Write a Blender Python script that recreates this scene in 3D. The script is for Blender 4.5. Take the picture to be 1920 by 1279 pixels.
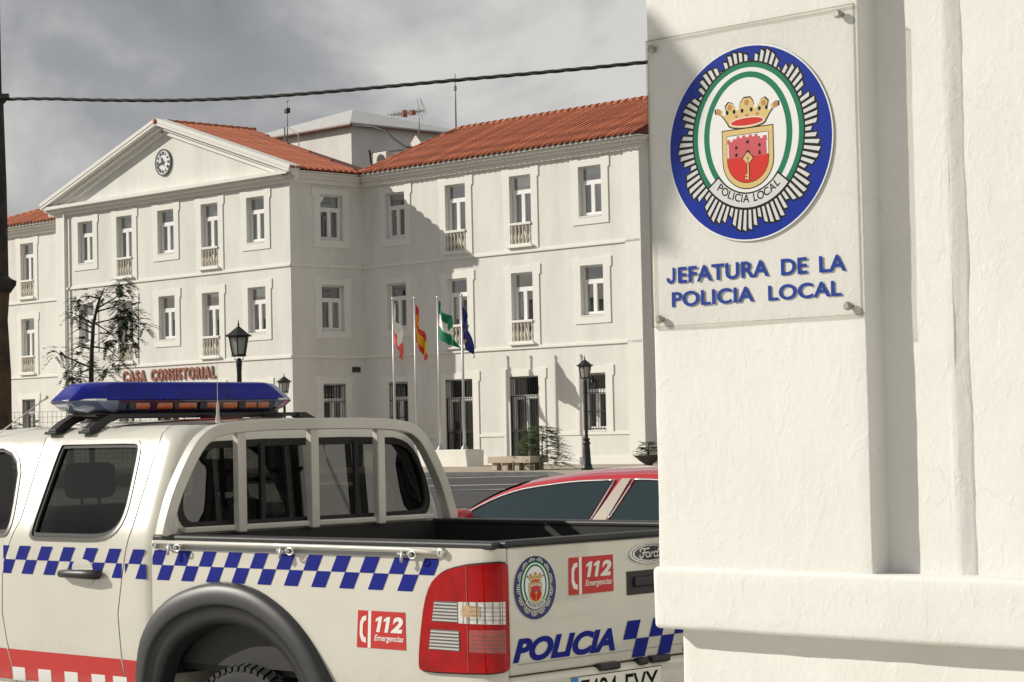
import bpy, bmesh, math, random
from mathutils import Vector, Matrix
from mathutils.geometry import delaunay_2d_cdt
random.seed(7)
PI=math.pi
for o in list(bpy.data.objects): bpy.data.objects.remove(o)
SC=bpy.context.scene; COL=SC.collection
# ---------------- camera (calibrated from the photograph's vanishing points)
FPX,PITCH,ROLL,EYE=4271.35,0.04014668,-0.02140352,1.70
TB,TT,TP=0.80259691,0.75101298,0.7885352     # headings of town hall, truck, police wall
_F=Vector((0,math.cos(PITCH),math.sin(PITCH)));_U=Vector((0,-math.sin(PITCH),math.cos(PITCH)));_X=Vector((1,0,0))
_c,_s=math.cos(ROLL),math.sin(ROLL)
CR=_X*_c+_U*_s; CU=_X*(-_s)+_U*_c; CF=_F
CP=Vector((0,0,EYE))
cam=bpy.data.cameras.new('camera'); camo=bpy.data.objects.new('camera',cam); COL.objects.link(camo)
camo.matrix_world=Matrix(((CR.x,CU.x,-CF.x,CP.x),(CR.y,CU.y,-CF.y,CP.y),(CR.z,CU.z,-CF.z,CP.z),(0,0,0,1)))
cam.sensor_width=36; cam.lens=FPX/1920*36; cam.clip_start=.1; cam.clip_end=3000
SC.camera=camo
SC.render.resolution_x=1024; SC.render.resolution_y=682
SC.view_settings.view_transform='Standard'; SC.view_settings.look='None'; SC.view_settings.exposure=0.0; SC.view_settings.gamma=1
SC.view_settings.use_curve_mapping=False
# ---------------- sun and sky
SUN_H=Vector((-.979,.204,0)).normalized(); SUN_EL=math.radians(28)
sd=SUN_H*math.cos(SUN_EL)+Vector((0,0,math.sin(SUN_EL)))
sl=bpy.data.lights.new('sun','SUN'); sl.energy=4.5; sl.angle=math.radians(.53); sl.color=(1,.946,.838)
so=bpy.data.objects.new('sun',sl); COL.objects.link(so); so.rotation_euler=sd.to_track_quat('Z','Y').to_euler(); so.location=(-40,10,40)
W=bpy.data.worlds.new('World'); SC.world=W; W.use_nodes=True
nt=W.node_tree; N=nt.nodes; L=nt.links
for n in list(N): N.remove(n)
def nd(t,**k):
    n=N.new(t)
    for a,b in k.items(): setattr(n,a,b)
    return n
wo=nd('ShaderNodeOutputWorld'); mx=nd('ShaderNodeMixShader'); b1=nd('ShaderNodeBackground'); b2=nd('ShaderNodeBackground')
sky=nd('ShaderNodeTexSky'); sky.sky_type='NISHITA'; sky.sun_disc=False; sky.sun_elevation=SUN_EL; sky.sun_rotation=math.atan2(SUN_H.x,SUN_H.y)
L.new(sky.outputs[0],b1.inputs[0]); b1.inputs[1].default_value=.07
tc=nd('ShaderNodeTexCoord'); mp=nd('ShaderNodeMapping'); mp.inputs['Scale'].default_value=(1,1,1.15); mp.inputs['Location'].default_value=(.41,.2,-.045)
n1=nd('ShaderNodeTexNoise'); n1.inputs['Scale'].default_value=8; n1.inputs['Detail'].default_value=7; n1.inputs['Roughness'].default_value=.5; n1.inputs['Distortion'].default_value=.25
n2=nd('ShaderNodeTexNoise'); n2.inputs['Scale'].default_value=3.4; n2.inputs['Detail'].default_value=3
cr=nd('ShaderNodeValToRGB'); e=cr.color_ramp.elements; e[0].position=.42; e[0].color=(.25,.258,.272,1); e[1].position=.585; e[1].color=(.68,.665,.635,1)
m=e.new(.5); m.color=(.345,.35,.365,1)
L.new(tc.outputs['Generated'],mp.inputs[0]); L.new(mp.outputs[0],n1.inputs[0]); L.new(mp.outputs[0],n2.inputs[0])
ad=nd('ShaderNodeMath',operation='MULTIPLY_ADD'); ad.inputs[1].default_value=.55; L.new(n1.outputs[0],ad.inputs[0])
ml=nd('ShaderNodeMath',operation='MULTIPLY'); ml.inputs[1].default_value=.45; L.new(n2.outputs[0],ml.inputs[0]); L.new(ml.outputs[0],ad.inputs[2])
L.new(ad.outputs[0],cr.inputs[0]); L.new(cr.outputs[0],b2.inputs[0]); b2.inputs[1].default_value=1.0
mx.inputs[0].default_value=.93
L.new(b1.outputs[0],mx.inputs[1]); L.new(b2.outputs[0],mx.inputs[2]); L.new(mx.outputs[0],wo.inputs[0])

# ---------------- helpers
def ray(x,y): return CF+CR*((x-960)/FPX)-CU*((y-639.5)/FPX)
def at_y(x,y,Y): d=ray(x,y); return CP+d*(Y/d.y)
def at_z(x,y,Z): d=ray(x,y); return CP+d*((Z-EYE)/d.z)
def wmat(t,P): return Matrix.Translation(P)@Matrix.Rotation(-t,4,'Z')
FB=wmat(TB,(4.8514756,84,0)); FT=wmat(TT,(-.0747924,8.4,0)); FP=wmat(TP,(.5483896,5,0))
def in_frame(M,x,y,n):           # pixel -> frame coords on vertical plane at depth -n
    I=M.inverted(); o=I@CP; d=(I.to_3x3())@ray(x,y); k=(-n-o.y)/d.y; return o+d*k
OFF={}
def tag(o,label,cat,group=None,kind=None):
    if label: o['label']=label
    if cat: o['category']=cat
    if group: o['group']=group
    if kind: o['kind']=kind
    return o
def thing(name,label,cat,M=Matrix(),base=(0,0,0),group=None):
    o=bpy.data.objects.new(name,None); o.empty_display_size=.2; COL.objects.link(o)
    o.matrix_world=M@Matrix.Translation(base); OFF[o.name]=Vector(base)
    return tag(o,label,cat,group)
class MB:
    def __init__(s): s.v=[]; s.f=[]; s.mi=[]; s.cur=0
    def add(s,vs,fs):
        b=len(s.v); s.v+= [tuple(v) for v in vs]; s.f+=[tuple(b+i for i in f) for f in fs]; s.mi+=[s.cur]*len(fs); return s
    def box(s,x0,x1,y0,y1,z0,z1):
        v=[(x,y,z) for z in (z0,z1) for y in (y0,y1) for x in (x0,x1)]
        return s.add(v,[(0,2,3,1),(4,5,7,6),(0,1,5,4),(2,6,7,3),(0,4,6,2),(1,3,7,5)])
    def bbox(s,x0,x1,y0,y1,z0,z1,b=.02):   # box with chamfered edges
        bm=bmesh.new(); bmesh.ops.create_cube(bm,size=1)
        for v in bm.verts: v.co=Vector((x0+(v.co.x+.5)*(x1-x0),y0+(v.co.y+.5)*(y1-y0),z0+(v.co.z+.5)*(z1-z0)))
        b=min(b,.45*min(abs(x1-x0),abs(y1-y0),abs(z1-z0)))
        bmesh.ops.bevel(bm,geom=bm.edges[:],offset=b,segments=3,profile=.5,affect='EDGES')
        bm.verts.index_update(); s.add([v.co.copy() for v in bm.verts],[[v.index for v in f.verts] for f in bm.faces]); bm.free(); return s
    def prism(s,pts,fn,a,b):     # closed 2D polygon extruded between a and b through fn(p,q,h)
        n=len(pts); v=[fn(p,q,a) for p,q in pts]+[fn(p,q,b) for p,q in pts]
        f=[tuple(range(n-1,-1,-1)),tuple(range(n,2*n))]+[(i,(i+1)%n,n+(i+1)%n,n+i) for i in range(n)]
        return s.add(v,f)
    def lathe(s,prof,seg=16,cx=0,cy=0,axis='Z',M=None):
        v=[];n=len(prof)
        for i in range(seg):
            a=2*PI*i/seg
            for r,h in prof:
                p=Vector((cx+r*math.cos(a),cy+r*math.sin(a),h)) if axis=='Z' else Vector((r*math.cos(a),h,r*math.sin(a)))
                v.append(M@p if M else p)
        f=[(i*n+j,((i+1)%seg)*n+j,((i+1)%seg)*n+j+1,i*n+j+1) for i in range(seg) for j in range(n-1)]
        if axis!='Z': f=[t[::-1] for t in f]
        return s.add(v,f)
    def tube(s,pts,r,seg=8,cap=True,flat=None):
        pts=[Vector(p) for p in pts]; n=len(pts); rings=[]
        up=None
        for i,p in enumerate(pts):
            t=(pts[min(i+1,n-1)]-pts[max(i-1,0)]).normalized()
            if up is None: up=Vector((0,0,1)) if abs(t.z)<.9 else Vector((0,1,0))
            a=(up-t*up.dot(t)).normalized(); b=t.cross(a); up=a
            rr=r[i] if isinstance(r,(list,tuple)) else r
            rings.append([p+a*(rr*math.cos(2*PI*k/seg))+b*(rr*math.sin(2*PI*k/seg)) for k in range(seg)])
        v=[q for g in rings for q in g]
        f=[(i*seg+k,i*seg+(k+1)%seg,(i+1)*seg+(k+1)%seg,(i+1)*seg+k) for i in range(n-1) for k in range(seg)]
        if cap: f+=[tuple(range(seg))[::-1],tuple((n-1)*seg+k for k in range(seg))]
        return s.add(v,f)
    def sweep(s,pts,prof,side,closed=False):   # rectangle-like profile swept on pts; side = constant axis, prof=[(a,b)] a along in-plane normal, b along side
        pts=[Vector(p) for p in pts]; n=len(pts); m=len(prof); v=[]; side=Vector(side)
        for i,p in enumerate(pts):
            t=(pts[(i+1)%n if closed else min(i+1,n-1)]-pts[(i-1)%n if closed else max(i-1,0)]).normalized()
            a=t.cross(side).normalized()
            v+=[p+a*x+side*y for x,y in prof]
        f=[(i*m+k,i*m+(k+1)%m,((i+1)%n)*m+(k+1)%m,((i+1)%n)*m+k) for i in range(n if closed else n-1) for k in range(m)]
        if not closed: f+=[tuple(range(m))[::-1],tuple((n-1)*m+k for k in range(m))]
        return s.add(v,f)
    def grid(s,fn,nu,nv,flip=False):
        v=[fn(i/nu,j/nv) for j in range(nv+1) for i in range(nu+1)]; w=nu+1
        f=[(j*w+i,j*w+i+1,(j+1)*w+i+1,(j+1)*w+i) for j in range(nv) for i in range(nu)]
        if flip: f=[t[::-1] for t in f]
        return s.add(v,f)
    def mesh(s,name,smooth=False,auto=None,fix=True):
        me=bpy.data.meshes.new(name); me.from_pydata(s.v,[],s.f)
        if any(s.mi): me.polygons.foreach_set('material_index',s.mi)
        if fix:
            bm=bmesh.new(); bm.from_mesh(me); bmesh.ops.recalc_face_normals(bm,faces=bm.faces[:]); bm.to_mesh(me); bm.free()
        if smooth:
            me.polygons.foreach_set('use_smooth',[True]*len(me.polygons))
            if auto is not None: me.set_sharp_from_angle(angle=math.radians(auto))
        me.update(); return me
def link(name,me,mat,parent=None,loc=None,rot=None):
    o=bpy.data.objects.new(name,me); COL.objects.link(o)
    ms=mat if isinstance(mat,(list,tuple)) else [mat]
    if not me.materials:
        for k in ms: me.materials.append(k)
    if parent is not None: o.parent=parent
    if loc is not None: o.location=loc
    if rot is not None: o.rotation_euler=rot
    return o
def part(name,mb,mat,par,smooth=False,auto=None,root=None,fix=True):
    """mb is in the frame coordinates of the thing; shift by the thing's base"""
    off=OFF.get((root or par).name) or OFF.get(par.name) or Vector()
    if off.length>0: mb.v=[(v[0]-off.x,v[1]-off.y,v[2]-off.z) for v in mb.v]
    o=link(name,mb.mesh(name,smooth,auto,fix),mat,par); OFF[o.name]=off; return o
def bev(o,w,seg=2,ang=35):
    m=o.modifiers.new('b','BEVEL'); m.width=w; m.segments=seg; m.limit_method='ANGLE'; m.angle_limit=math.radians(ang); return o
def struct(name,mb,mat,smooth=False):
    o=link(name,mb.mesh(name,smooth),mat); o['kind']='structure'; return o
# --- planar panel with holes, mapped to a surface
def pip(p,poly):
    x,y=p; c=False; j=len(poly)-1
    for i in range(len(poly)):
        xi,yi=poly[i]; xj,yj=poly[j]
        if (yi>y)!=(yj>y) and x<(xj-xi)*(y-yi)/(yj-yi)+xi: c=not c
        j=i
    return c
def subdiv(poly,m):
    out=[]
    for i,a in enumerate(poly):
        b=poly[(i+1)%len(poly)]; k=max(1,int(math.ceil(math.hypot(b[0]-a[0],b[1]-a[1])/m)))
        out+=[(a[0]+(b[0]-a[0])*t/k,a[1]+(b[1]-a[1])*t/k) for t in range(k)]
    return out
def smoothpoly(poly,it=2):       # Chaikin corner cutting
    for _ in range(it):
        q=[]
        for i,a in enumerate(poly):
            b=poly[(i+1)%len(poly)]
            q+=[(a[0]*.75+b[0]*.25,a[1]*.75+b[1]*.25),(a[0]*.25+b[0]*.75,a[1]*.25+b[1]*.75)]
        poly=q
    return poly
def panel(mb,outer,holes,fn,m=.08,thick=None,off=0.0,out=None):
    """fn(a,b,offset)->point"""
    loops=[subdiv(outer,m)]+[subdiv(h,m) for h in holes]
    pts=[];ed=[]
    for l in loops:
        b=len(pts); pts+=l; ed+=[(b+i,b+(i+1)%len(l)) for i in range(len(l))]
    xs=[p[0] for p in outer]; ys=[p[1] for p in outer]
    nx=int((max(xs)-min(xs))/m); ny=int((max(ys)-min(ys))/m)
    bp=list(pts)
    for i in range(1,nx+1):
        for j in range(1,ny+1):
            q=(min(xs)+(max(xs)-min(xs))*i/(nx+1),min(ys)+(max(ys)-min(ys))*j/(ny+1))
            if pip(q,loops[0]) and not any(pip(q,h) for h in loops[1:]) and min((q[0]-p[0])**2+(q[1]-p[1])**2 for p in bp)>(m*.45)**2: pts.append(q)
    r=delaunay_2d_cdt([Vector(p) for p in pts],ed,[],0,1e-6)
    vs=[(v.x,v.y) for v in r[0]]; fs=[]
    for f in r[2]:
        c=(sum(vs[i][0] for i in f)/3,sum(vs[i][1] for i in f)/3)
        ar=abs((vs[f[1]][0]-vs[f[0]][0])*(vs[f[2]][1]-vs[f[0]][1])-(vs[f[2]][0]-vs[f[0]][0])*(vs[f[1]][1]-vs[f[0]][1]))
        if ar>1e-7 and pip(c,loops[0]) and not any(pip(c,h) for h in loops[1:]): fs.append(tuple(f))
    mb.add([fn(a,b,off) for a,b in vs],fs)
    if thick:
        for l in loops:
            n=len(l); mb.add([fn(a,b,off) for a,b in l]+[fn(a,b,off-thick) for a,b in l],[(i,(i+1)%n,n+(i+1)%n,n+i) for i in range(n)])
    return mb
# --- text
_tc={}
def text_mesh(body,size=1,offset=0,shear=0,extrude=0,space=1.0,align='LEFT',xs=1.0):
    k=(body,size,offset,shear,extrude,space,align,xs)
    if k in _tc: return _tc[k]
    cu=bpy.data.curves.new('t','FONT'); cu.body=body; cu.size=size; cu.offset=offset; cu.shear=shear; cu.extrude=extrude; cu.space_character=space; cu.align_x=align; cu.resolution_u=7
    o=bpy.data.objects.new('t',cu); COL.objects.link(o); bpy.context.view_layer.update()
    me=bpy.data.meshes.new_from_object(o.evaluated_get(bpy.context.evaluated_depsgraph_get()))
    bpy.data.objects.remove(o)
    vs=[(v.co.x*xs,v.co.y,v.co.z) for v in me.vertices]; fs=[tuple(p.vertices) for p in me.polygons]
    bpy.data.meshes.remove(me)
    _tc[k]=(vs,fs); return _tc[k]
def text_fit(mb,body,fn,x0,x1,y0,y1,offset=.02,shear=0,space=1.0):
    """text that fills x0..x1, baseline y0, cap height y1 ; fn(x,y)->point"""
    vs,fs=text_mesh(body,1,offset,shear,0,space); hv=text_mesh('H',1,offset,0,0,1.0)[0]
    ax=min(v[0] for v in vs);bx=max(v[0] for v in vs);ay=min(v[1] for v in hv);by=max(v[1] for v in hv)
    return mb.add([fn(x0+(v[0]-ax)/(bx-ax)*(x1-x0),y0+(v[1]-ay)/(by-ay)*(y1-y0)) for v in vs],fs)
# ---------------- materials
MATS={}
def mat(name,col,rough=.6,metal=0,var=.0,vscale=3,bump=0,bscale=40,coat=0,spec=.5,col2=None,trans=0,emit=None,bdet=4,bdist=.02,streak=False):
    if name in MATS: return MATS[name]
    m=bpy.data.materials.new(name); m.use_nodes=True; t=m.node_tree; p=t.nodes['Principled BSDF']
    p.inputs['Base Color'].default_value=(*col,1); p.inputs['Roughness'].default_value=rough; p.inputs['Metallic'].default_value=metal
    p.inputs['Specular IOR Level'].default_value=spec; p.inputs['Coat Weight'].default_value=coat; p.inputs['Coat Roughness'].default_value=.04
    if trans: p.inputs['Transmission Weight'].default_value=trans
    tcn=t.nodes.new('ShaderNodeTexCoord')
    if var or col2:
        n=t.nodes.new('ShaderNodeTexNoise'); n.inputs['Scale'].default_value=vscale; n.inputs['Detail'].default_value=6; n.inputs['Roughness'].default_value=.62
        r=t.nodes.new('ShaderNodeValToRGB'); c2=col2 or tuple(c*(1-var) for c in col)
        r.color_ramp.elements[0].color=(*c2,1); r.color_ramp.elements[0].position=.33; r.color_ramp.elements[1].color=(*col,1); r.color_ramp.elements[1].position=.62
        if streak:
            mpn=t.nodes.new('ShaderNodeMapping'); mpn.inputs['Scale'].default_value=(1,1,.25); t.links.new(tcn.outputs['Object'],mpn.inputs[0]); t.links.new(mpn.outputs[0],n.inputs[0])
        else: t.links.new(tcn.outputs['Object'],n.inputs[0])
        t.links.new(n.outputs[0],r.inputs[0]); t.links.new(r.outputs[0],p.inputs['Base Color'])
    if bump:
        n=t.nodes.new('ShaderNodeTexNoise'); n.inputs['Scale'].default_value=bscale; n.inputs['Detail'].default_value=bdet; n.inputs['Roughness'].default_value=.6
        b=t.nodes.new('ShaderNodeBump'); b.inputs['Strength'].default_value=bump; b.inputs['Distance'].default_value=bdist
        t.links.new(tcn.outputs['Object'],n.inputs[0]); t.links.new(n.outputs[0],b.inputs['Height']); t.links.new(b.outputs[0],p.inputs['Normal'])
    MATS[name]=m; return m
def glass(name,tint=(.3,.33,.33),refl=1.0,ior=1.5,rough=.0,base=.0):
    """thin sheet: tinted see-through plus Fresnel mirror"""
    m=bpy.data.materials.new(name); m.use_nodes=True; t=m.node_tree; t.nodes.clear()
    o=t.nodes.new('ShaderNodeOutputMaterial'); mx=t.nodes.new('ShaderNodeMixShader'); tr=t.nodes.new('ShaderNodeBsdfTransparent'); gl=t.nodes.new('ShaderNodeBsdfGlossy'); lw=t.nodes.new('ShaderNodeLayerWeight'); lw.inputs[0].default_value=.5; fr=t.nodes.new('ShaderNodeMath'); fr.operation='POWER'; fr.inputs[1].default_value=5.0; t.links.new(lw.outputs['Facing'],fr.inputs[0])
    tr.inputs[0].default_value=(*tint,1); gl.inputs['Roughness'].default_value=rough; f0=((ior-1)/(ior+1))**2+base
    ma=t.nodes.new('ShaderNodeMath'); ma.operation='MULTIPLY_ADD'; ma.inputs[1].default_value=(1-f0)*min(1,refl); ma.inputs[2].default_value=f0; ma.use_clamp=True
    t.links.new(fr.outputs[0],ma.inputs[0]); t.links.new(ma.outputs[0],mx.inputs[0]); t.links.new(tr.outputs[0],mx.inputs[1]); t.links.new(gl.outputs[0],mx.inputs[2]); t.links.new(mx.outputs[0],o.inputs[0])
    MATS[name]=m; return m
PLASTER=mat('plaster',(.755,.745,.70),.9,var=.13,vscale=.9,bump=.3,bscale=16,bdist=.012,streak=True)
TRIM=mat('trim',(.79,.78,.735),.85,var=.04,vscale=1.5,bump=.12,bscale=30,bdist=.006)
BALUS=mat('baluster_stone',(.74,.68,.58),.85,var=.15,vscale=6)
TILE=mat('roof_tile',(.50,.150,.066),.85,col2=(.30,.078,.036),vscale=2.5,bump=.3,bscale=30)
def row_tint(m):        # each row of tiles has its own firing colour
    t=m.node_tree; p=t.nodes['Principled BSDF']; src=p.inputs['Base Color'].links[0].from_socket
    oi=t.nodes.new('ShaderNodeObjectInfo'); mr=t.nodes.new('ShaderNodeMapRange'); mr.inputs[3].default_value=.72; mr.inputs[4].default_value=1.18; t.links.new(oi.outputs['Random'],mr.inputs[0])
    vm=t.nodes.new('ShaderNodeVectorMath'); vm.operation='SCALE'; t.links.new(src,vm.inputs[0]); t.links.new(mr.outputs[0],vm.inputs['Scale']); t.links.new(vm.outputs[0],p.inputs['Base Color'])
row_tint(TILE)
TILE2=mat('roof_tile_pan',(.17,.042,.022),.85,var=.3,vscale=8)
PVC=mat('window_frame',(.82,.82,.81),.35)
WGL=glass('window_glass',(.50,.54,.55),1.0,1.7,0,.36)
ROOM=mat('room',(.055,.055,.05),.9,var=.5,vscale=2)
CURT=mat('curtain',(.30,.30,.20),.9,var=.3,vscale=3); BLIND=mat('blind',(.62,.65,.66),.8)
IRON=mat('black_iron',(.012,.012,.013),.42,bump=.1,bscale=60,bdist=.003)
LAMPG=mat('lamp_glass',(.55,.54,.48),.35,trans=.35)
PAVE=mat('plaza_paving',(.42,.36,.29),.9,var=.2,vscale=1.2,bump=.2,bscale=20)
ASPH=mat('asphalt',(.060,.060,.062),.9,col2=(.04,.04,.042),vscale=2,bump=.4,bscale=90,bdist=.008)
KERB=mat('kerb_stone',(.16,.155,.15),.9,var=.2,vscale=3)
CONC=mat('concrete',(.50,.43,.34),.9,var=.2,vscale=2.5,bump=.3,bscale=30)
WCONC=mat('white_concrete',(.80,.78,.72),.9,var=.1,vscale=1.5,bump=.15,bscale=20)
PAINT=mat('road_paint',(.75,.75,.72),.8,var=.3,vscale=4)
SIDEW=mat('pavement',(.66,.625,.56),.9,var=.15,vscale=2,bump=.25,bscale=40)
LEAF=mat('leaf',(.035,.055,.022),.7,var=.4,vscale=3,spec=.3); LEAF2=mat('leaf_light',(.13,.20,.05),.6,var=.5,vscale=3,spec=.3)
BARK=mat('bark',(.055,.042,.032),.9,bump=.4,bscale=40,var=.3)
STEEL=mat('galvanised_steel',(.62,.62,.60),.4,.6,var=.1); GREYM=mat('grey_metal',(.35,.35,.35),.5,.4)
# ================= TOWN HALL =================
GZ=.45
TH=thing('town_hall','large white town hall with red tiled roofs, gabled centre block and rows of framed windows','building',FB,(-24,0,GZ))
def toff(v): return (v[0]+24,v[1],v[2]-GZ)
OFFTH=OFF[TH.name]
PROTO={}
HW={'win':(.6,1.94),'balc':(.6,2.75),'low':(.6,2.2),'door':(.8,3.38)}
def fw(a,b,off): return (a,-off,b)
def proto(kind):
    if kind in PROTO: return PROTO[kind]
    w={'win':.6,'balc':.6,'low':.6,'door':.8}[kind]; h={'win':1.94,'balc':2.75,'low':2.2,'door':3.38}[kind]
    L_=[]
    bot={'win':-.27,'balc':-.19,'low':-.12,'door':-.05}[kind]; top=h+.29; e=w+.43; k=w+.35
    if kind in('low','door'): e+=0; 
    outer=[(-k,bot),(k,bot),(k,top-.42),(e,top-.36),(e,top),(w+.02,top),(w-.04,top-.05),(-w+.04,top-.05),(-w-.02,top),(-e,top),(-e,top-.36),(-k,top-.42)]
    hole=[(-w,0),(w,0),(w,h),(-w,h)]
    if kind=='door': outer=outer; hole=[(-w,bot+.001),(w,bot+.001),(w,h),(-w,h)]
    mb=MB(); panel(mb,outer,[hole],fw,.6,.04,.038); L_.append(('window',mb.mesh('window'),TRIM))
    z0=.0 if kind!='balc' else .0
    tr=h*.70 if kind!='balc' else h*.78
    if kind=='door': tr=h*.77
    y0,y1=.17,.24; mb=MB(); b=.065
    mb.box(-w,-w+b,y0,y1,0,h).box(w-b,w,y0,y1,0,h).box(-w+b,w-b,y0,y1,h-b,h).box(-w+b,w-b,y0,y1,0,b+.03)
    mb.box(-w+b,w-b,y0-.015,y1,tr-.055,tr+.055)
    for s in (-1,1):
        c=s*(w-b)/2; hw=(w-b)/2
        mb.box(c-hw,c-hw+.088,y0-.03,y1-.02,b+.03,tr-.05).box(c+hw-.088,c+hw,y0-.03,y1-.02,b+.03,tr-.05).box(c-hw+.075,c+hw-.088,y0-.03,y1-.02,b+.03,b+.12).box(c-hw+.075,c+hw-.088,y0-.03,y1-.02,tr-.12,tr-.05)
    L_.append(('frame',mb.mesh('frame'),PVC))
    for x0,x1,a0,a1,t in ((-w+b,w-b,tr+.05,h-b,.004),(-w+b+.075,-.075,b+.12,tr-.12,-.006),(.075,w-b-.075,b+.12,tr-.12,.007)):
        mb=MB(); mb.add([(x0,.205-t,a0),(x1,.205+t,a0),(x1,.205+t,a1),(x0,.205-t,a1)],[(0,1,2,3)]); L_.append(('pane',mb.mesh('pane',fix=False),WGL))
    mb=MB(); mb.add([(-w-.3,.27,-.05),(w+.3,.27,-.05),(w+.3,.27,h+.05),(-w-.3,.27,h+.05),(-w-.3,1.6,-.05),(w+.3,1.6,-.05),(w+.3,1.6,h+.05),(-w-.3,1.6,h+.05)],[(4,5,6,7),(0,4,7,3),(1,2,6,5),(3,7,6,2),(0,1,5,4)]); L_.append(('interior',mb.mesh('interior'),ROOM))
    if kind in('win','low'):
        mb=MB(); mb.box(-w+.05,w-.05,-.05,.165,.0,.05); L_.append(('sill',mb.mesh('sill'),TRIM))
    if kind=='balc':
        mb=MB(); mb.bbox(-w+.003,w-.003,-.10,.12,.80,.90,.015); L_.append(('rail',mb.mesh('rail'),TRIM))
        mb=MB(); mb.box(-w+.003,w-.003,-.09,.11,.0,.075).box(-w-.12,w+.12,-.16,.0,-.07,-.005); L_.append(('balcony_base',mb.mesh('balcony_base'),TRIM))
        mb=MB(); mb.lathe([(0,.07),(.055,.07),(.055,.13),(.03,.16),(.062,.27),(.066,.34),(.05,.42),(.024,.55),(.03,.62),(.045,.66),(.03,.69),(.055,.74),(.055,.81),(0,.81)],8); bm_=mb.mesh('baluster',True)
        for i in range(6): L_.append(('baluster',bm_,BALUS,(-w+.1+i*(2*w-.2)/5,0,0)))
    if kind in('low','door'):
        mb=MB(); n=9 if kind=='low' else 13
        for i in range(n): x=-w+.03+i*(2*w-.06)/(n-1); mb.tube([(x,.02,.02),(x,.02,h-.02)],.011,5)
        for z in ([.1,.75,1.45,h-.1] if kind=='low' else [.08,1.25,1.32,h*.77,h-.06]): mb.box(-w,w,.0,.04,z-.015,z+.015)
        if kind=='door':
            for x in (-w+.03,0,w-.03): mb.box(x-.025,x+.025,.0,.05,.02,h*.77)
            for i in range(12): x=-w+.09+i*(2*w-.18)/11; mb.tube([(x,.03,.08),(x,.03,1.25)],.012,5)
        L_.append(('grille',mb.mesh('grille'),IRON))
    for nme,me,mt,*_ in L_:
        if not me.materials: me.materials.append(mt)
    PROTO[kind]=L_; return L_
rc=random.Random(3)
def window(kind,u,d,z,rot=0):
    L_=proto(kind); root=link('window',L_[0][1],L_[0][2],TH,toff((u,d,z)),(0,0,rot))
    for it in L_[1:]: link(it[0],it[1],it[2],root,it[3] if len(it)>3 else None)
    if z>8 and rc.random()<.6:      # roller blind behind the fanlight
        mb=MB(); hh=HW[kind][1]; mb.box(-.53,.53,.29,.295,hh*(rc.choice((.72,.80,.86))),hh-.06); link('blind',mb.mesh('blind'),BLIND,root)
    if z>4 and rc.random()<.75:     # curtains behind some panes
        w=.6; k=rc.choice((0,1,2)); h=1.3 if kind!='balc' else 2.05
        mb=MB()
        for s in ((-1,) if k==0 else (1,) if k==1 else (-1,1)):
            mb.grid(lambda a,b,s=s:(s*(.06+a*.5),.31+.02*math.sin(a*22),.1+b*h),14,1)
        link('curtain',mb.mesh('curtain',True),CURT if rc.random()<.6 else BLIND,root)
    return root
def wall_rects(mb,u0,u1,z0,z1,holes,fn,rv=.25):
    us=sorted({u0,u1,*[h[0] for h in holes],*[h[1] for h in holes]}); zs=sorted({z0,z1,*[h[2] for h in holes],*[h[3] for h in holes]})
    for a,b in zip(us,us[1:]):
        for c,d in zip(zs,zs[1:]):
            mu,mz=(a+b)/2,(c+d)/2
            if any(h[0]<mu<h[1] and h[2]<mz<h[3] for h in holes): continue
            mb.add([fn(a,0,c),fn(b,0,c),fn(b,0,d),fn(a,0,d)],[(0,1,2,3)])
    for a,b,c,d in holes:
        mb.add([fn(a,0,c),fn(a,rv,c),fn(a,rv,d),fn(a,0,d)],[(0,1,2,3)]); mb.add([fn(b,0,c),fn(b,0,d),fn(b,rv,d),fn(b,rv,c)],[(0,1,2,3)])
        mb.add([fn(a,0,d),fn(a,rv,d),fn(b,rv,d),fn(b,0,d)],[(0,1,2,3)]); mb.add([fn(a,0,c),fn(b,0,c),fn(b,rv,c),fn(a,rv,c)],[(0,1,2,3)])
ZU,ZM,ZL=9.78,6.02,1.68
HW={'win':(.6,1.94),'balc':(.6,2.75),'low':(.6,2.2),'door':(.8,3.38)}
def facade(u0,u1,d,cols,rot=0,face='front'):
    """cols: list of (centre,[(kind,z),...])"""
    if face=='front': fn=lambda a,y,z:(a,d+y,z)
    else: fn=lambda a,y,z:(d-y,a,z)        # faces +u ; a runs along depth
    holes=[]
    for c,ws in cols:
        for k,z in ws: holes.append((c-HW[k][0],c+HW[k][0],z,z+HW[k][1]))
    mb=MB(); wall_rects(mb,u0,u1,GZ-.3,12.3,holes,fn); part('wall',mb,PLASTER,TH,fix=False)
    for c,ws in cols:
        for k,z in ws:
            if face=='front': window(k,c,d,z)
            else: window(k,d,c,z,PI/2)
    # belts
    for z0,z1,pr in ((GZ-.3,GZ+.28,.05),(1.55,1.66,.035),(4.94,5.03,.06),(5.03,5.06,.035),(8.69,8.78,.06),(8.78,8.81,.035)):
        segs=[(u0,u1)]
        for c,ws in cols:
            for k,z in ws:
                if z<z1 and z+HW[k][1]>z0 :
                    hw=HW[k][0]+(.36 if k=='door' else 0); ns=[]
                    for a,b in segs:
                        if c-hw>a and c+hw<b: ns+=[(a,c-hw),(c+hw,b)]
                        else: ns.append((a,b))
                    segs=ns
        for a,b in segs:
            mb=MB()
            if face=='front': mb.box(a,b,d-pr,d+.01,z0,z1)
            else: mb.box(d-.01,d+pr,a,b,z0,z1)
            part('belt_course',mb,TRIM,TH)
W_=lambda k1,k2,k3:[(k1,ZU if k1=='win' else 8.97),(k2,ZM if k2=='win' else 5.17),(k3,ZL if k3=='low' else .5)]
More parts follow.
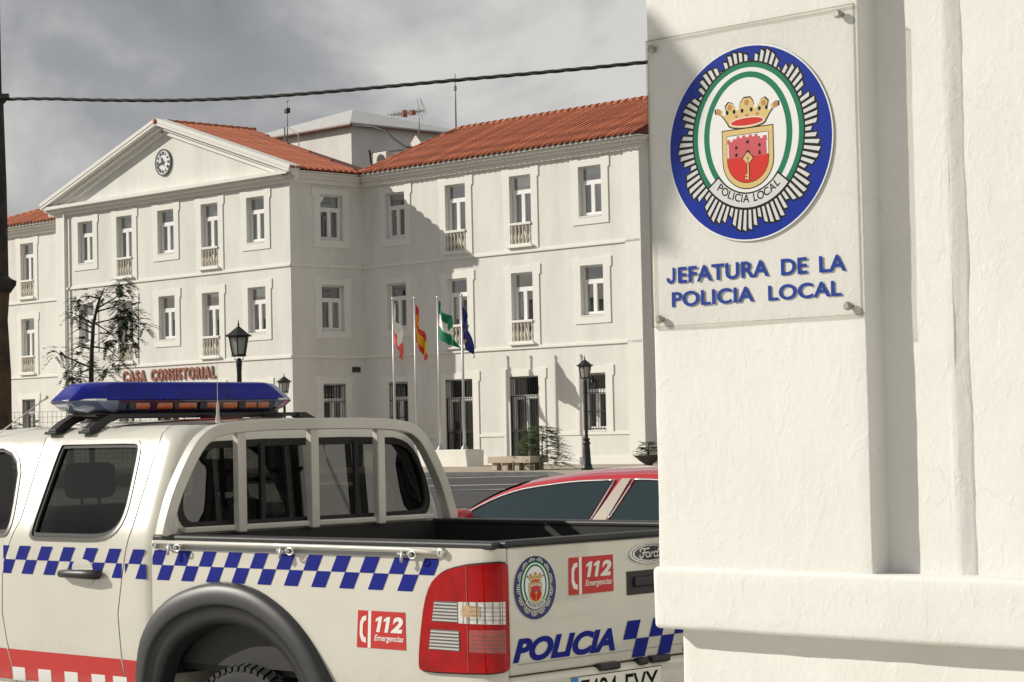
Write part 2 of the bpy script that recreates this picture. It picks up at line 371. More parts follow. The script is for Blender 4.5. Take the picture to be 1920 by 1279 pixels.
facade(-15.91,0,0,[(-13.75,W_('win','win','low')),(-10.07,W_('balc','balc','door')),(-6.33,W_('balc','balc','door')),(-2.55,W_('win','win','low'))])
facade(-3.84,0,-15.91,[(-1.66,W_('win','win','low'))],face='side')
facade(-33.1,-15.91,-3.84,[(-18.17,W_('win','win','low')),(-21.36,W_('balc','balc','low')),(-24.55,W_('win','win','door')),(-27.7,W_('balc','balc','low')),(-30.8,W_('win','win','low'))])
facade(-47.5,-33.1,0,[(-45.4,W_('win','win','low')),(-41.87,W_('balc','balc','low')),(-38.3,W_('balc','balc','low'))])
mb=MB(); mb.add([(0,0,.15),(0,9,.15),(0,9,12.3),(0,0,12.3)],[(0,1,2,3)]); mb.add([(0,9,.15),(-47.5,9,.15),(-47.5,9,12.3),(0,9,12.3)],[(0,1,2,3)]); mb.add([(-47.5,9,.15),(-47.5,0,.15),(-47.5,0,12.3),(-47.5,9,12.3)],[(0,1,2,3)])
mb.add([(-33.1,-3.84,.15),(-33.1,0,.15),(-33.1,0,12.3),(-33.1,-3.84,12.3)],[(0,1,2,3)])
part('wall',mb,PLASTER,TH,fix=False)
# corner pilasters and drainpipe
mb=MB(); mb.box(-33.13,-32.4,-3.93,-3.83,.2,12.15); part('pilaster',mb,TRIM,TH)
mb=MB(); mb.box(-.75,.03,-.06,.0,.2,12.15); part('pilaster',mb,TRIM,TH)
mb=MB(); mb.tube([(-32.3,-4.0,.5),(-32.3,-4.0,12.2)],.055,8); part('drainpipe',mb,TRIM,TH,True)
# cornices
def cbox(segs,name='cornice'):
    mb=MB()
    for s in segs: mb.box(*s)
    return part(name,mb,TRIM,TH)
# wing right front / end, return, left wing
cbox([(-15.75,.12,-.14,.02,12.12,12.30),(-15.75,.26,-.30,.02,12.30,12.42),(-15.75,.40,-.44,.02,12.42,12.52)])
cbox([(-15.92,-15.77,-3.98,-.02,12.12,12.30),(-15.92,-15.60,-4.14,-.02,12.30,12.42),(-15.92,-15.46,-4.28,-.02,12.42,12.52)])
cbox([(-47.6,-33.2,-.14,.02,12.12,12.30),(-47.6,-33.2,-.30,.02,12.30,12.42),(-47.6,-33.2,-.44,.02,12.42,12.52)])
cbox([(-33.3,-15.93,-3.98,-3.83,12.12,12.28),(-33.45,-15.93,-4.16,-3.83,12.28,12.42),(-33.6,-15.47,-4.34,-3.83,12.42,12.56)])
# pediment
APU,APZ=-24.5,15.52; LE,RE,EZ=-33.75,-15.25,12.58
mb=MB(); panel(mb,[(LE+.5,EZ-.02),(RE-.7,EZ-.02),(APU,APZ-.2)],[],lambda a,b,o:(a,-3.84-o,b),3); part('tympanum',mb,PLASTER,TH,fix=False)
for ex in (LE,RE):
    mb=MB(); dx,dz=APU-ex,APZ-EZ; ln=math.hypot(dx,dz); nx,nz=-dz/ln,dx/ln
    if nz<0: nx,nz=-nx,-nz
    def q(t,o,y): return (ex+dx*t+nx*o,y,EZ+dz*t+nz*o)
    for o0,o1,y in ((-.46,-.26,-3.99),(-.26,-.12,-4.16),(-.12,.17,-4.38)):
        t0=.0; v=[q(t0,o0,y),q(1,o0,y),q(1,o1,y),q(t0,o1,y),q(t0,o0,-3.82),q(1,o0,-3.82),q(1,o1,-3.82),q(t0,o1,-3.82)]
        mb.add(v,[(0,1,2,3),(4,7,6,5),(0,4,5,1),(3,2,6,7),(0,3,7,4),(1,5,6,2)])
    part('raking_cornice',mb,TRIM,TH)
# ---- roofs
def tile_row_mesh(length,key={}):
    k=round(length,2)
    if k in key: return key[k]
    mb=MB(); n=max(1,int(round(length/.42))); seg=4; s=length/n
    for i in range(n):
        x0=i*s; x1=(i+1)*s+.02
        v=[]
        for x,r,l in ((x0,.112,0),(x1-.02,.112,.0)):
            for j in range(seg+1):
                a=PI*j/seg; v.append((x,-r*math.cos(a),r*.75*math.sin(a)+l))
        f=[(j,j+1,seg+2+j,seg+1+j) for j in range(seg)]
        mb.add(v,f)
        if i<n-1: continue
        mb.add([(x1,-.110*math.cos(PI*j/seg),.0825*math.sin(PI*j/seg)+.004) for j in range(seg+1)],[tuple(range(seg+1))])
    me=mb.mesh('roof_tile_row',True,40,fix=False); me.materials.append(TILE); key[k]=me; return me
def slope(name,poly,rows_axis,run,SP=.31):
    """poly: list of frame points of the slope sheet; rows: list of (top point, bottom point)"""
    mb=MB(); mb.add(poly,[tuple(range(len(poly)))]); r=part(name,mb,TILE2,TH,fix=False)
    for a,b in run:
        a=Vector(a);b=Vector(b); d=b-a; ln=d.length
        if ln<.3: continue
        x=d.normalized(); n_=Vector(rows_axis); n_=(n_-x*n_.dot(x)).normalized(); y=n_.cross(x)
        o=link('roof_tile_row',tile_row_mesh(ln),TILE,r)
        M=Matrix((( x.x,y.x,n_.x,a.x),(x.y,y.y,n_.y,a.y),(x.z,y.z,n_.z,a.z),(0,0,0,1)))
        o.matrix_local=Matrix.Translation(-OFFTH)@M
    return r
def lerp(a,b,t): return tuple(a[i]+(b[i]-a[i])*t for i in range(3))
# right wing: ridge depth 4
def wing_roof(u_in,u_out,ridge_in,ridge_out=None):
    ridge_out=u_out if ridge_out is None else ridge_out
    sgn=1 if u_out>u_in else -1
    ev,rd=(-.62,12.60),(4.0,14.66)
    rows=[]; k=int(abs(u_out-u_in)/.31)
    for i in range(k+1):
        u=u_in+sgn*(.12+i*.31)
        if sgn*(u_out-u)<-.02: break
        t=1.0 if sgn*(u-ridge_in)>=0 else max(0,(u-u_in)/(ridge_in-u_in))
        if ridge_out!=u_out: t=min(t,max(0,(u_out-u)/(u_out-ridge_out)))
        rows.append(((u,ev[0]+(rd[0]-ev[0])*t,ev[1]+(rd[1]-ev[1])*t+.02),(u,ev[0]-.03,ev[1]+.02)))
    r=slope('roof',[(u_in,ev[0],ev[1]),(u_out,ev[0],ev[1]),(ridge_out,rd[0],rd[1]),(ridge_in,rd[0],rd[1])][::(1 if sgn>0 else -1)],(0,-.4,1),rows)
    mb=MB(); mb.add([(u_in,8.6,12.6),(u_out,8.6,12.6),(ridge_out,4,14.66),(ridge_in,4,14.66)],[(0,1,2,3)]); mb.add([(u_in,-.62,12.6),(u_in,8.6,12.6),(ridge_in,4,14.66)],[(0,1,2)]); mb.add([(u_out,-.62,12.6),(u_out,8.6,12.6),(ridge_out,4,14.66)],[(0,1,2)])
    part('roof_back',mb,TILE2,TH,fix=False)
    mb=MB(); n=int(abs(ridge_out-ridge_in)/.4)
    for i in range(n): 
        a=ridge_in+sgn*i*.4; mb.tube([(a,4,14.68),(a+sgn*.42,4,14.70)],[.12,.14],8)
    m=int(4.8/.4)
    for i in range(m):
        p=lerp((u_in,-.55,12.64),(ridge_in,4,14.68),i/m); q=lerp((u_in,-.55,12.64),(ridge_in,4,14.68),(i+1.05)/m); mb.tube([p,q],[.13,.11],8)
    if ridge_out!=u_out:
        m=30
        for i in range(m):
            p=lerp((u_out,-.55,12.64),(ridge_out,4,14.68),i/m); q=lerp((u_out,-.55,12.64),(ridge_out,4,14.68),(i+1.05)/m); mb.tube([p,q],[.13,.11],8)
    part('ridge_tiles',mb,TILE,TH,True)
    mb=MB(); mb.box(min(u_in,u_out),max(u_in,u_out),-.55,.4,12.53,12.575); part('eaves_board',mb,TRIM,TH)
    # white mortar scallops under the first tiles
    mb=MB()
    for i in range(k):
        u=u_in+sgn*(.12+i*.31+.155)
        mb.tube([(u,-.60,12.565),(u,-.4,12.60)],.055,8)
    part('eaves_mortar',mb,TRIM,TH)
wing_roof(-15.35,.45,-14.2)
mb=MB(); mb.prism([(-.3,12.29),(8.3,12.29),(4,14.45)],lambda p,q,h:(h,p,q),-.2,.0); part('gable_wall',mb,PLASTER,TH)
wing_roof(-33.6,-47.9,-34.8,-36.3)
# centre gable roof
rows=[];rowsl=[]; d=-4.22
while d<.95:
    t=1.0 if d<-.6 else max(.05,(.97-d)/(.97+.6))
    e0=(RE+.05,d,EZ); top=(APU,d,APZ)
    rows.append(((APU+.08,d,APZ+.02),lerp((APU,d,APZ+.03),(RE+.08,d,EZ+.03),t))); rowsl.append(((APU-.08,d,APZ+.02),lerp((APU,d,APZ+.03),(LE-.08,d,EZ+.03),t)))
    d+=.31
slope('roof',[(APU,-4.4,APZ),(RE,-4.4,EZ),(RE,-.6,EZ),(APU,.97,APZ)],(.3,0,1),rows)
slope('roof',[(APU,-4.4,APZ),(APU,.97,APZ),(LE,-.6,EZ),(LE,-4.4,EZ)],(-.3,0,1),rowsl)
mb=MB(); mb.add([(APU,.97,APZ),(RE,-.6,EZ),(RE,5,11.8),(LE,5,11.8),(LE,-.6,EZ)],[(0,1,2,3,4)]); part('roof_back',mb,TILE2,TH,fix=False)
mb=MB()
for i in range(13): mb.tube([(APU,-4.42+i*.42,APZ+.03),(APU,-4.42+(i+1.05)*.42,APZ+.045)],[.12,.14],8)
part('ridge_tiles',mb,TILE,TH,True)
mb=MB(); mb.box(RE-.5,RE-.02,-4.36,-.65,12.53,12.56); part('eaves_board',mb,TRIM,TH)
# rooftop room behind the gable
mb=MB(); mb.box(-35,-26,8,16,12,16.55); part('rooftop_room',mb,PLASTER,TH)
mb=MB(); pk=(-30.6,12,18.15); c=[(-35.3,7.7,16.5),(-25.7,7.7,16.5),(-25.7,16.3,16.5),(-35.3,16.3,16.5)]
c2=[(x,y,z+.12) for x,y,z in c]
mb.add(c+c2+[pk],[(0,1,5,4),(1,2,6,5),(2,3,7,6),(3,0,4,7),(4,5,8),(5,6,8),(6,7,8),(7,4,8),(3,2,1,0)]); part('rooftop_room_roof',mb,mat('grey_sheet',(.55,.55,.54),.6,var=.15),TH)
mb=MB(); mb.tube([(-35.3,7.68,16.5),(-25.68,7.68,16.5),(-25.68,16,16.5)],.05,6); part('gutter',mb,mat('gutter',(.20,.09,.07),.6),TH)
# clock
CKC=(-24.62,-3.88,13.80)
CK=thing('wall_clock','round white clock with dark rim and numerals set in the pediment of the town hall','clock',FB,CKC)
mb=MB(); mb.lathe([(0,0),(.54,0),(.54,.02),(0,.02)],32,M=Matrix.Translation(CKC)@Matrix.Rotation(PI/2,4,'X')); part('face',mb,mat('clock_face',(.72,.74,.74),.5),CK)
mb=MB(); mb.lathe([(.525,-.03),(.59,-.03),(.59,.035),(.525,.035),(.525,-.03)],32,M=Matrix.Translation(CKC)@Matrix.Rotation(PI/2,4,'X')); part('rim',mb,mat('clock_rim',(.06,.065,.06),.5),CK)
DARKC=mat('clock_black',(.03,.035,.04),.5)
nums=['XII','I','II','III','IIII','V','VI','VII','VIII','IX','X','XI']
for i,nm in enumerate(nums):
    a=2*PI*i/12; mb=MB(); vs,fs=text_mesh(nm,.17,.008,0,.003,.9,'CENTER'); R=Matrix.Rotation(-a,4,'Z')
    P_=[R@Vector((v[0],v[1]+.345,v[2])) for v in vs]; mb.add([(CKC[0]+p.x,CKC[1]-.036-p.z,CKC[2]+p.y) for p in P_],fs); part('numeral',mb,DARKC,CK,fix=False)
for a,l,w in ((-24,.29,.04),(-102,.47,.032)):
    mb=MB(); a=math.radians(a); R=Matrix.Rotation(-a,4,'Z')
    pts=[(-w*.4,-.16),(w*.4,-.16),(w*1.3,l*.55),(0,l),(-w*1.3,l*.55)]
    mb.prism(pts,lambda p,q_,h:(CKC[0]+(R@Vector((p,q_,0))).x,CKC[1]-h,CKC[2]+(R@Vector((p,q_,0))).y),.05,.062); part('hand',mb,DARKC,CK)
# lettering
SG=thing('wall_lettering','raised red brown letters CASA CONSISTORIAL on the white town hall front','lettering',FB,(-24.5,-3.86,4.4))
REDL=mat('letter_red',(.27,.095,.055),.6)
tot=0;lay=[]
for ch in 'CASA CONSISTORIAL':
    if ch==' ': tot+=.42; continue
    vs,fs=text_mesh(ch,1,.042,0,.0,1.0,'LEFT',.72); ax=min(v[0] for v in vs);bx=max(v[0] for v in vs); lay.append((ch,tot-ax,vs,fs)); tot+=bx-ax+.10
scl=6.95/tot
for ch,x0,vs,fs in lay:
    mb=MB(); zs=[v[1] for v in vs]
    mb.add([(-27.95+(v[0]+x0)*scl,-3.885,4.31+v[1]*.67) for v in vs],fs)
    o=part('letter',mb,REDL,SG,fix=False); m_=o.modifiers.new('s','SOLIDIFY'); m_.thickness=.05; m_.offset=0
# small plaque
WP=thing('wall_plate','small dark bronze plate on the shaded side wall of the town hall','plaque',FB,(-15.88,-.47,4.45))
mb=MB(); mb.bbox(-15.90,-15.86,-.69,-.25,4.35,4.58,.01); part('plate',mb,mat('bronze',(.05,.045,.035),.5,.4),WP)
mb=MB(); mb.box(-15.86,-15.85,-.66,-.28,4.38,4.39).box(-15.86,-15.85,-.66,-.28,4.54,4.55); part('border',mb,GREYM,WP)
# ---- rooftop things
p=in_frame(FB,718,301,-3.2)
AC=thing('air_conditioner','white air conditioning unit behind the red roof edge of the right wing','air conditioner',FB,tuple(p))
mb=MB(); mb.bbox(p.x-.45,p.x+.45,p.y-.2,p.y+.2,p.z-.35,p.z+.35,.03); part('case',mb,WCONC,AC)
mb=MB(); mb.lathe([(0,0),(.25,0),(.25,.02),(0,.02)],20,M=Matrix.Translation((p.x+.1,p.y-.215,p.z))@Matrix.Rotation(PI/2,4,'X')); part('fan_grille',mb,IRON,AC)
mb=MB(); mb.box(p.x-.4,p.x-.34,p.y-.2,p.y+.2,p.z-1.2,p.z-.35).box(p.x+.34,p.x+.4,p.y-.2,p.y+.2,p.z-1.2,p.z-.35); part('bracket',mb,IRON,AC)
mb=MB(); mb.tube([(p.x-.9,p.y,p.z+.55),(p.x-.7,p.y,p.z-.5)],.05,6).tube([(p.x-.9,p.y+.02,p.z+.4),(p.x+1.6,p.y+.02,p.z+.32)],.03,6); part('strut',mb,IRON,AC)
def mast(px,ytop,ybot,n,label,r=.03,thick=None):
    a=in_frame(FB,px,ytop,n); b=in_frame(FB,px+3,ybot,n); b.x=a.x; b.y=a.y
    t=thing('antenna_mast',label,'antenna',FB,tuple(b)); mb=MB(); mb.tube([b,b.lerp(a,.6),a],[r,r,r*.6],6); part('mast',mb,GREYM,t,True); return t,a,b
t,a,b=mast(538,192,275,-2.5,'thin roof mast with small weather sensors on top, behind the clock gable')
mb=MB(); mb.bbox(a.x-.1,a.x+.12,a.y-.1,a.y+.1,a.z-.5,a.z-.25,.03); part('sensor_box',mb,IRON,t)
mb=MB(); mb.tube([(a.x-.22,a.y,a.z+.12),(a.x,a.y,a.z),(a.x+.1,a.y,a.z+.1)],.035,6); part('sensor_arm',mb,GREYM,t)
mb=MB(); mb.tube([(b.x,b.y,b.z+.9),(b.x+.8,b.y,b.z+.45),(b.x+.8,b.y,b.z-.5)],.025,6).tube([(b.x-.2,b.y,b.z+.9),(b.x-.2,b.y,b.z-.3)],.04,6); part('stay',mb,GREYM,t)
t,a,b=mast(785,203,278,-2.5,'roof mast with a television aerial and small square dish over the right wing')
mb=MB(); mb.tube([(a.x-1.6,a.y-.2,a.z-.15),(a.x+.3,a.y+.1,a.z-.1)],.02,5)
for i in range(7):
    x=a.x-1.5+i*.25; mb.tube([(x,a.y-.5,a.z-.13+.0*i),(x,a.y+.35,a.z-.13)],.012,4); mb.tube([(x,a.y-.08,a.z-.3),(x,a.y-.08,a.z+.02)],.012,4)
mb.tube([(a.x+.25,a.y,a.z-.5),(a.x-.1,a.y,a.z+.4)],.014,4).tube([(a.x+.35,a.y,a.z-.35),(a.x+.1,a.y,a.z+.45)],.014,4).tube([(a.x+.5,a.y,a.z-.3),(a.x+.2,a.y,a.z+.3)],.014,4)
part('aerial_boom',mb,GREYM,t)
mb=MB(); mb.box(a.x-.95,a.x-.85,a.y-.12,a.y+.1,a.z-.28,a.z+.02).box(a.x-.5,a.x-.3,a.y-.12,a.y+.1,a.z-.24,a.z-.04); part('aerial_box',mb,mat('aerial_red',(.35,.10,.05),.6),t)
R=Matrix.Translation((a.x-.05,a.y-.15,a.z-1.5))@Matrix.Rotation(PI/4,4,'Y'); mb=MB(); mb.bbox(-.24,.24,-.03,.03,-.24,.24,.02); mb.v=[tuple(R@Vector(v)) for v in mb.v]; part('flat_dish',mb,WCONC,t)
t,a,b=mast(853,138,255,-4.2,'tall thin whip antenna rising above the red roof ridge',.035)
mb=MB(); mb.tube([a.lerp(b,.28),a.lerp(b,.20)],.06,6); part('collar',mb,GREYM,t)
# loose black cable on the rooftop room
pts=[(-25.6,9.0,16.4),(-25.6,11,16.0)]
CB=thing('roof_cable','black cable sagging along the shaded wall of the rooftop room','cable',FB,(-25.6,9,16))
mb=MB(); a0=in_frame(FB,665,238,-7.6); pp=[in_frame(FB,x,y,-7.4) for x,y in ((662,235),(700,238),(722,245),(740,262),(760,275),(780,279))]; mb.tube(pp,.05,6); part('sheath',mb,mat('cable_black',(.012,.012,.013),.6),CB,True)
# ================= GROUND =================
def gz(Y): return 0.0 if Y<18 else .33 if Y>60 else .33*(Y-18)/42
mb=MB(); ys=[-600,-60,-20,0,10,18,25,32,40,48,54,60,80,130,300,900,2000]; xs=[-2000,-400,-80,-40,-20,-8,0,8,20,40,80,400,2000]
mb.add([(x,y,gz(y)) for y in ys for x in xs],[(j*13+i,j*13+i+1,(j+1)*13+i+1,(j+1)*13+i) for j in range(len(ys)-1) for i in range(12)])
struct('ground',mb,ASPH)
# pavement of the police station
mb=MB(); mb.bbox(-30,14,-14,1.2,-.4,.10,.03); o=struct('pavement',mb,SIDEW); o.matrix_world=FP
# plaza slab with kerb
a=at_z(826,886,GZ); b=at_z(1027,885,GZ)
pz=[Vector((-70,130,0)),Vector((-70,128,0)),Vector((a.x-(b.x-a.x)*7,a.y+(a.y-b.y)*7,0)),Vector((a.x,a.y,0)),Vector((b.x,b.y,0)),Vector((1.35,66,0)),Vector((2.6,50,0)),Vector((40,46,0)),Vector((60,130,0))]
mb=MB(); mb.prism([(p.x,p.y) for p in pz],lambda p,q,h:(p,q,h),.0,GZ-.004); struct('plaza',mb,PAVE)
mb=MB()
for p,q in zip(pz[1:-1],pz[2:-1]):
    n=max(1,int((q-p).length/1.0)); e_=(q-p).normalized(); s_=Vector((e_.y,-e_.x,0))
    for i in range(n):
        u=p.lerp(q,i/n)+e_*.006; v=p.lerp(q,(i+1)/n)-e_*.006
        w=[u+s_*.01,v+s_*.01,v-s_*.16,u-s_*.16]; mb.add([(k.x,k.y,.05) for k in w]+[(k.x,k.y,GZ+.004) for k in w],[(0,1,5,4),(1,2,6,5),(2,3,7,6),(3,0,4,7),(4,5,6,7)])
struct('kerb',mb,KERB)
mb=MB()
for yy in (896.5,911,918):      # painted bay lines on the road
    p=at_z(790,yy+2,.33); q=at_z(1010,yy-3.5,.33); p.z=gz(p.y)+.004; q.z=gz(q.y)+.004
    mb.add([(p.x-3,p.y+.6,p.z),(q.x,q.y,q.z),(q.x,q.y+.34,gz(q.y+.34)+.006),(p.x-3,p.y+.94,gz(p.y)+.006)],[(0,1,2,3)])
struct('road_markings',mb,PAINT)
# island pavement carrying the nearer lamp, and fence strip
mb=MB(); mb.bbox(-22,-4.2,45.2,62.5,.0,GZ-.01,.04); struct('pavement',mb,SIDEW)
# ================= STREET LAMPS =================
def lamp(loc,label,H=3.67,rot=0.3,group='black lantern street lamps',cap=True):
    t=thing('street_lamp',label,'street lamp',Matrix.Translation(loc)@Matrix.Rotation(rot,4,'Z'),(0,0,0),group); OFF[t.name]=Vector()
    k=H-3.67
    mb=MB(); mb.lathe([(0,0),(.20,0),(.20,.05),(.165,.09),(.16,.16),(.135,.22),(.115,.62),(.10,.80),(.125,.83),(.125,.88),(.085,.93),(.11,.97),(.11,1.0),(.06,1.04),(0,1.04)],12); part('base',mb,IRON,t,True,40)
    mb=MB(); mb.lathe([(0,1.0),(.055,1.0),(.05,2.6+k),(.062,2.78+k),(.062,2.86+k),(.03,2.9+k),(0,2.9+k)],12); part('post',mb,IRON,t,True,40)
    mb=MB()
    for i in range(4):
        a=PI/2*i+.4; c,s=math.cos(a),math.sin(a); mb.tube([(0.03*c,.03*s,2.84+k),(.13*c,.13*s,2.88+k),(.115*c,.115*s,2.98+k)],.012,5)
    part('cradle',mb,mat('pale_metal',(.6,.6,.58),.4,.3),t)
    zb,zt,rb,rt=2.96+k,3.34+k,.135,.205
    def hx(r,z,i): a=PI/3*i; return (r*math.cos(a),r*math.sin(a),z)
    mb=MB(); mb.lathe([(0,zb-.03),(rb+.03,zb-.03),(rb+.03,zb+.015),(0,zb+.015)],6); mb.lathe([(rt-.03,zt-.02),(rt+.02,zt-.02),(rt+.02,zt+.02),(rt-.03,zt+.02)],6)
    for i in range(6): mb.tube([hx(rb+.005,zb,i),hx(rt+.005,zt,i)],.015,5)
    part('lantern_frame',mb,IRON,t)
    for i in range(6):
        mb=MB(); mb.add([hx(rb,zb,i),hx(rb,zb,i+1),hx(rt,zt,i+1),hx(rt,zt,i)],[(0,1,2,3)]); part('pane',mb,LAMPG,t,fix=False)
    mb=MB(); mb.lathe([(0,zt+.0),(.215,zt),(.215,zt+.02),(0,zt+.03)] if not cap else [(0,zt+.0),(.29,zt),(.295,zt+.025),(.22,zt+.06),(.05,zt+.19),(.03,zt+.21),(0,zt+.21)],6); part('lantern_roof',mb,IRON,t)
    if not cap: return t
    mb=MB(); mb.lathe([(0,zt+.20),(.022,zt+.21),(.014,zt+.235),(.03,zt+.25),(.016,zt+.27),(.007,zt+.35),(0,zt+.355)],8); part('finial',mb,IRON,t,True)
    return t
p=at_z(1101,881,GZ); lamp((p.x,p.y,GZ),'black lantern lamp post on the plaza before the sunlit right wing, beside the bench')
p=at_y(447.5,640,46.8); lamp((p.x,p.y,GZ),'tall looking black lantern lamp post close behind the blue light bar, near a window frame',rot=.5)
p=at_y(533,740,86); lamp((p.x,p.y,GZ),'small distant black lantern lamp post by the shaded corner of the centre block',rot=.2)
# street lamp out of view on the left; its lantern shades the corner of the sign
wp=FP@Vector((-.165,0,2.49)); tt_=4.2; k=wp+sd*(tt_/math.cos(SUN_EL)); side=Vector((SUN_H.y,-SUN_H.x,0))
lc=k+(Vector((SUN_H.y,-SUN_H.x,0)) if Vector((SUN_H.y,-SUN_H.x,0)).dot(FP.to_3x3()@Vector((-1,0,0)))>0 else Vector((-SUN_H.y,SUN_H.x,0)))*.215
lamp((lc.x,lc.y,.1),'black lantern lamp post standing on the pavement facing the police sign wall',H=lc.z-.1+.33,rot=.2,cap=False)
# ================= FLAGS =================
BX=thing('flag_plinth','long white concrete plinth carrying the four flagpoles before the town hall','plinth',FB,(-9.5,-2.6,GZ))
mb=MB(); mb.prism([(-12.6,GZ-.02),(-6.40,GZ-.02),(-6.5,GZ+.62),(-12.5,GZ+.62)],lambda p,q,h:(p,h+(.12 if q>GZ+.3 and h>-2.5 else -.0),q),-3.05,-2.2); bev(part('block',mb,WCONC,BX),.02)
mb=MB(); mb.box(-12.52,-6.48,-2.98,-2.28,GZ+.622,GZ+.64); part('coping',mb,WCONC,BX)
def flagpole(u,top,cols,label,flabel,spread=.5,drop=1.3,hoist=1.45,emblem=None,seed=0):
    d=-2.6; t=thing('flagpole',label,'flagpole',FB,(u,d,GZ+.64),'flagpoles on the white plinth')
    mb=MB(); mb.tube([(u,d,GZ+.64),(u,d,3.8),(u,d,top)],[.055,.05,.032],10); part('pole',mb,STEEL,t,True)
    mb=MB(); mb.lathe([(0,top-.0),(.05,top),(.055,top+.05),(.03,top+.1),(0,top+.11)],10,u,d); part('finial',mb,STEEL,t,True)
    mb=MB(); mb.lathe([(0,GZ+.64),(.14,GZ+.64),(.13,GZ+.70),(.07,GZ+.80),(0,GZ+.8)],10,u,d); part('foot',mb,GREYM,t,True,40)
    mb=MB(); mb.tube([(u+.06,d,top-.1),(u+.07,d,GZ+1.6)],.006,4); part('halyard',mb,GREYM,t)
    f=thing('flag',flabel,'flag',FB,(u,d,top-hoist-.1),'flags on the plaza poles')
    rr=random.Random(seed); ph=rr.random()*6
    NU,NV=44,44
    def fn(t_,s_):
        w=t_**.9
        return (u+.05+w*spread*(.55+.45*s_)+.03*math.sin(7*t_+3*s_+ph)*t_, d+.20*math.sin(9*t_+2.5*s_+ph)*(t_**.6)+.06*math.sin(17*t_+ph-3*s_)*t_, top-.12-s_*hoist*(1-.30*t_)-t_*drop+.05*math.sin(8*t_+ph))
    mb=MB(); mb.grid(fn,NU,NV); mats=[];idx={}
    for j in range(NV):
        for i in range(NU):
            c=cols((i+.5)/NU,(j+.5)/NV)
            if c not in idx: idx[c]=len(mats); mats.append(c)
            mb.mi[j*NU+i]=idx[c]
    FM=[mat('flag_'+c,{'red':(.55,.03,.03),'white':(.75,.73,.68),'yellow':(.65,.40,.02),'green':(.0,.17,.08),'blue':(.012,.02,.16),'pink':(.62,.10,.09),'brown':(.14,.09,.05)}[c],.85) for c in mats]
    part('cloth',mb,FM,f,True,fix=False)
import math as _m
def c_town(t,s): return 'white' if s<.5 else 'pink'
def c_spain(t,s):
    if .25<s<.75: return 'red' if (abs(t-.35)<.09 and abs(s-.5)<.13) else 'yellow'
    return 'red'
def c_and(t,s):
    if .34<s<.67: return 'brown' if _m.hypot((t-.5)*1.4,s-.5)<.10 else 'white'
    return 'green'
def c_eu(t,s):
    for k in range(12):
        if _m.hypot((t-.5)*1.5-.3*_m.cos(k*PI/6),s-.5-.3*_m.sin(k*PI/6))<.045: return 'yellow'
    return 'blue'
flagpole(-11.05,7.05,c_town,'pale steel flagpole flying the white and red flag','white and red flag hanging limp from its pole',.62,1.25,1.6,seed=1)
flagpole(-9.75,7.0,c_spain,'pale steel flagpole flying the red and yellow flag','red and yellow striped flag hanging limp from its pole',.62,1.35,1.55,seed=2)
flagpole(-8.4,6.95,c_and,'pale steel flagpole flying the green and white flag','green and white flag with a small crest, half unfurled',1.25,.85,1.5,seed=4)
flagpole(-7.03,6.95,c_eu,'pale steel flagpole flying the dark blue flag','dark blue flag with yellow stars hanging limp from its pole',.48,1.2,1.5,seed=5)
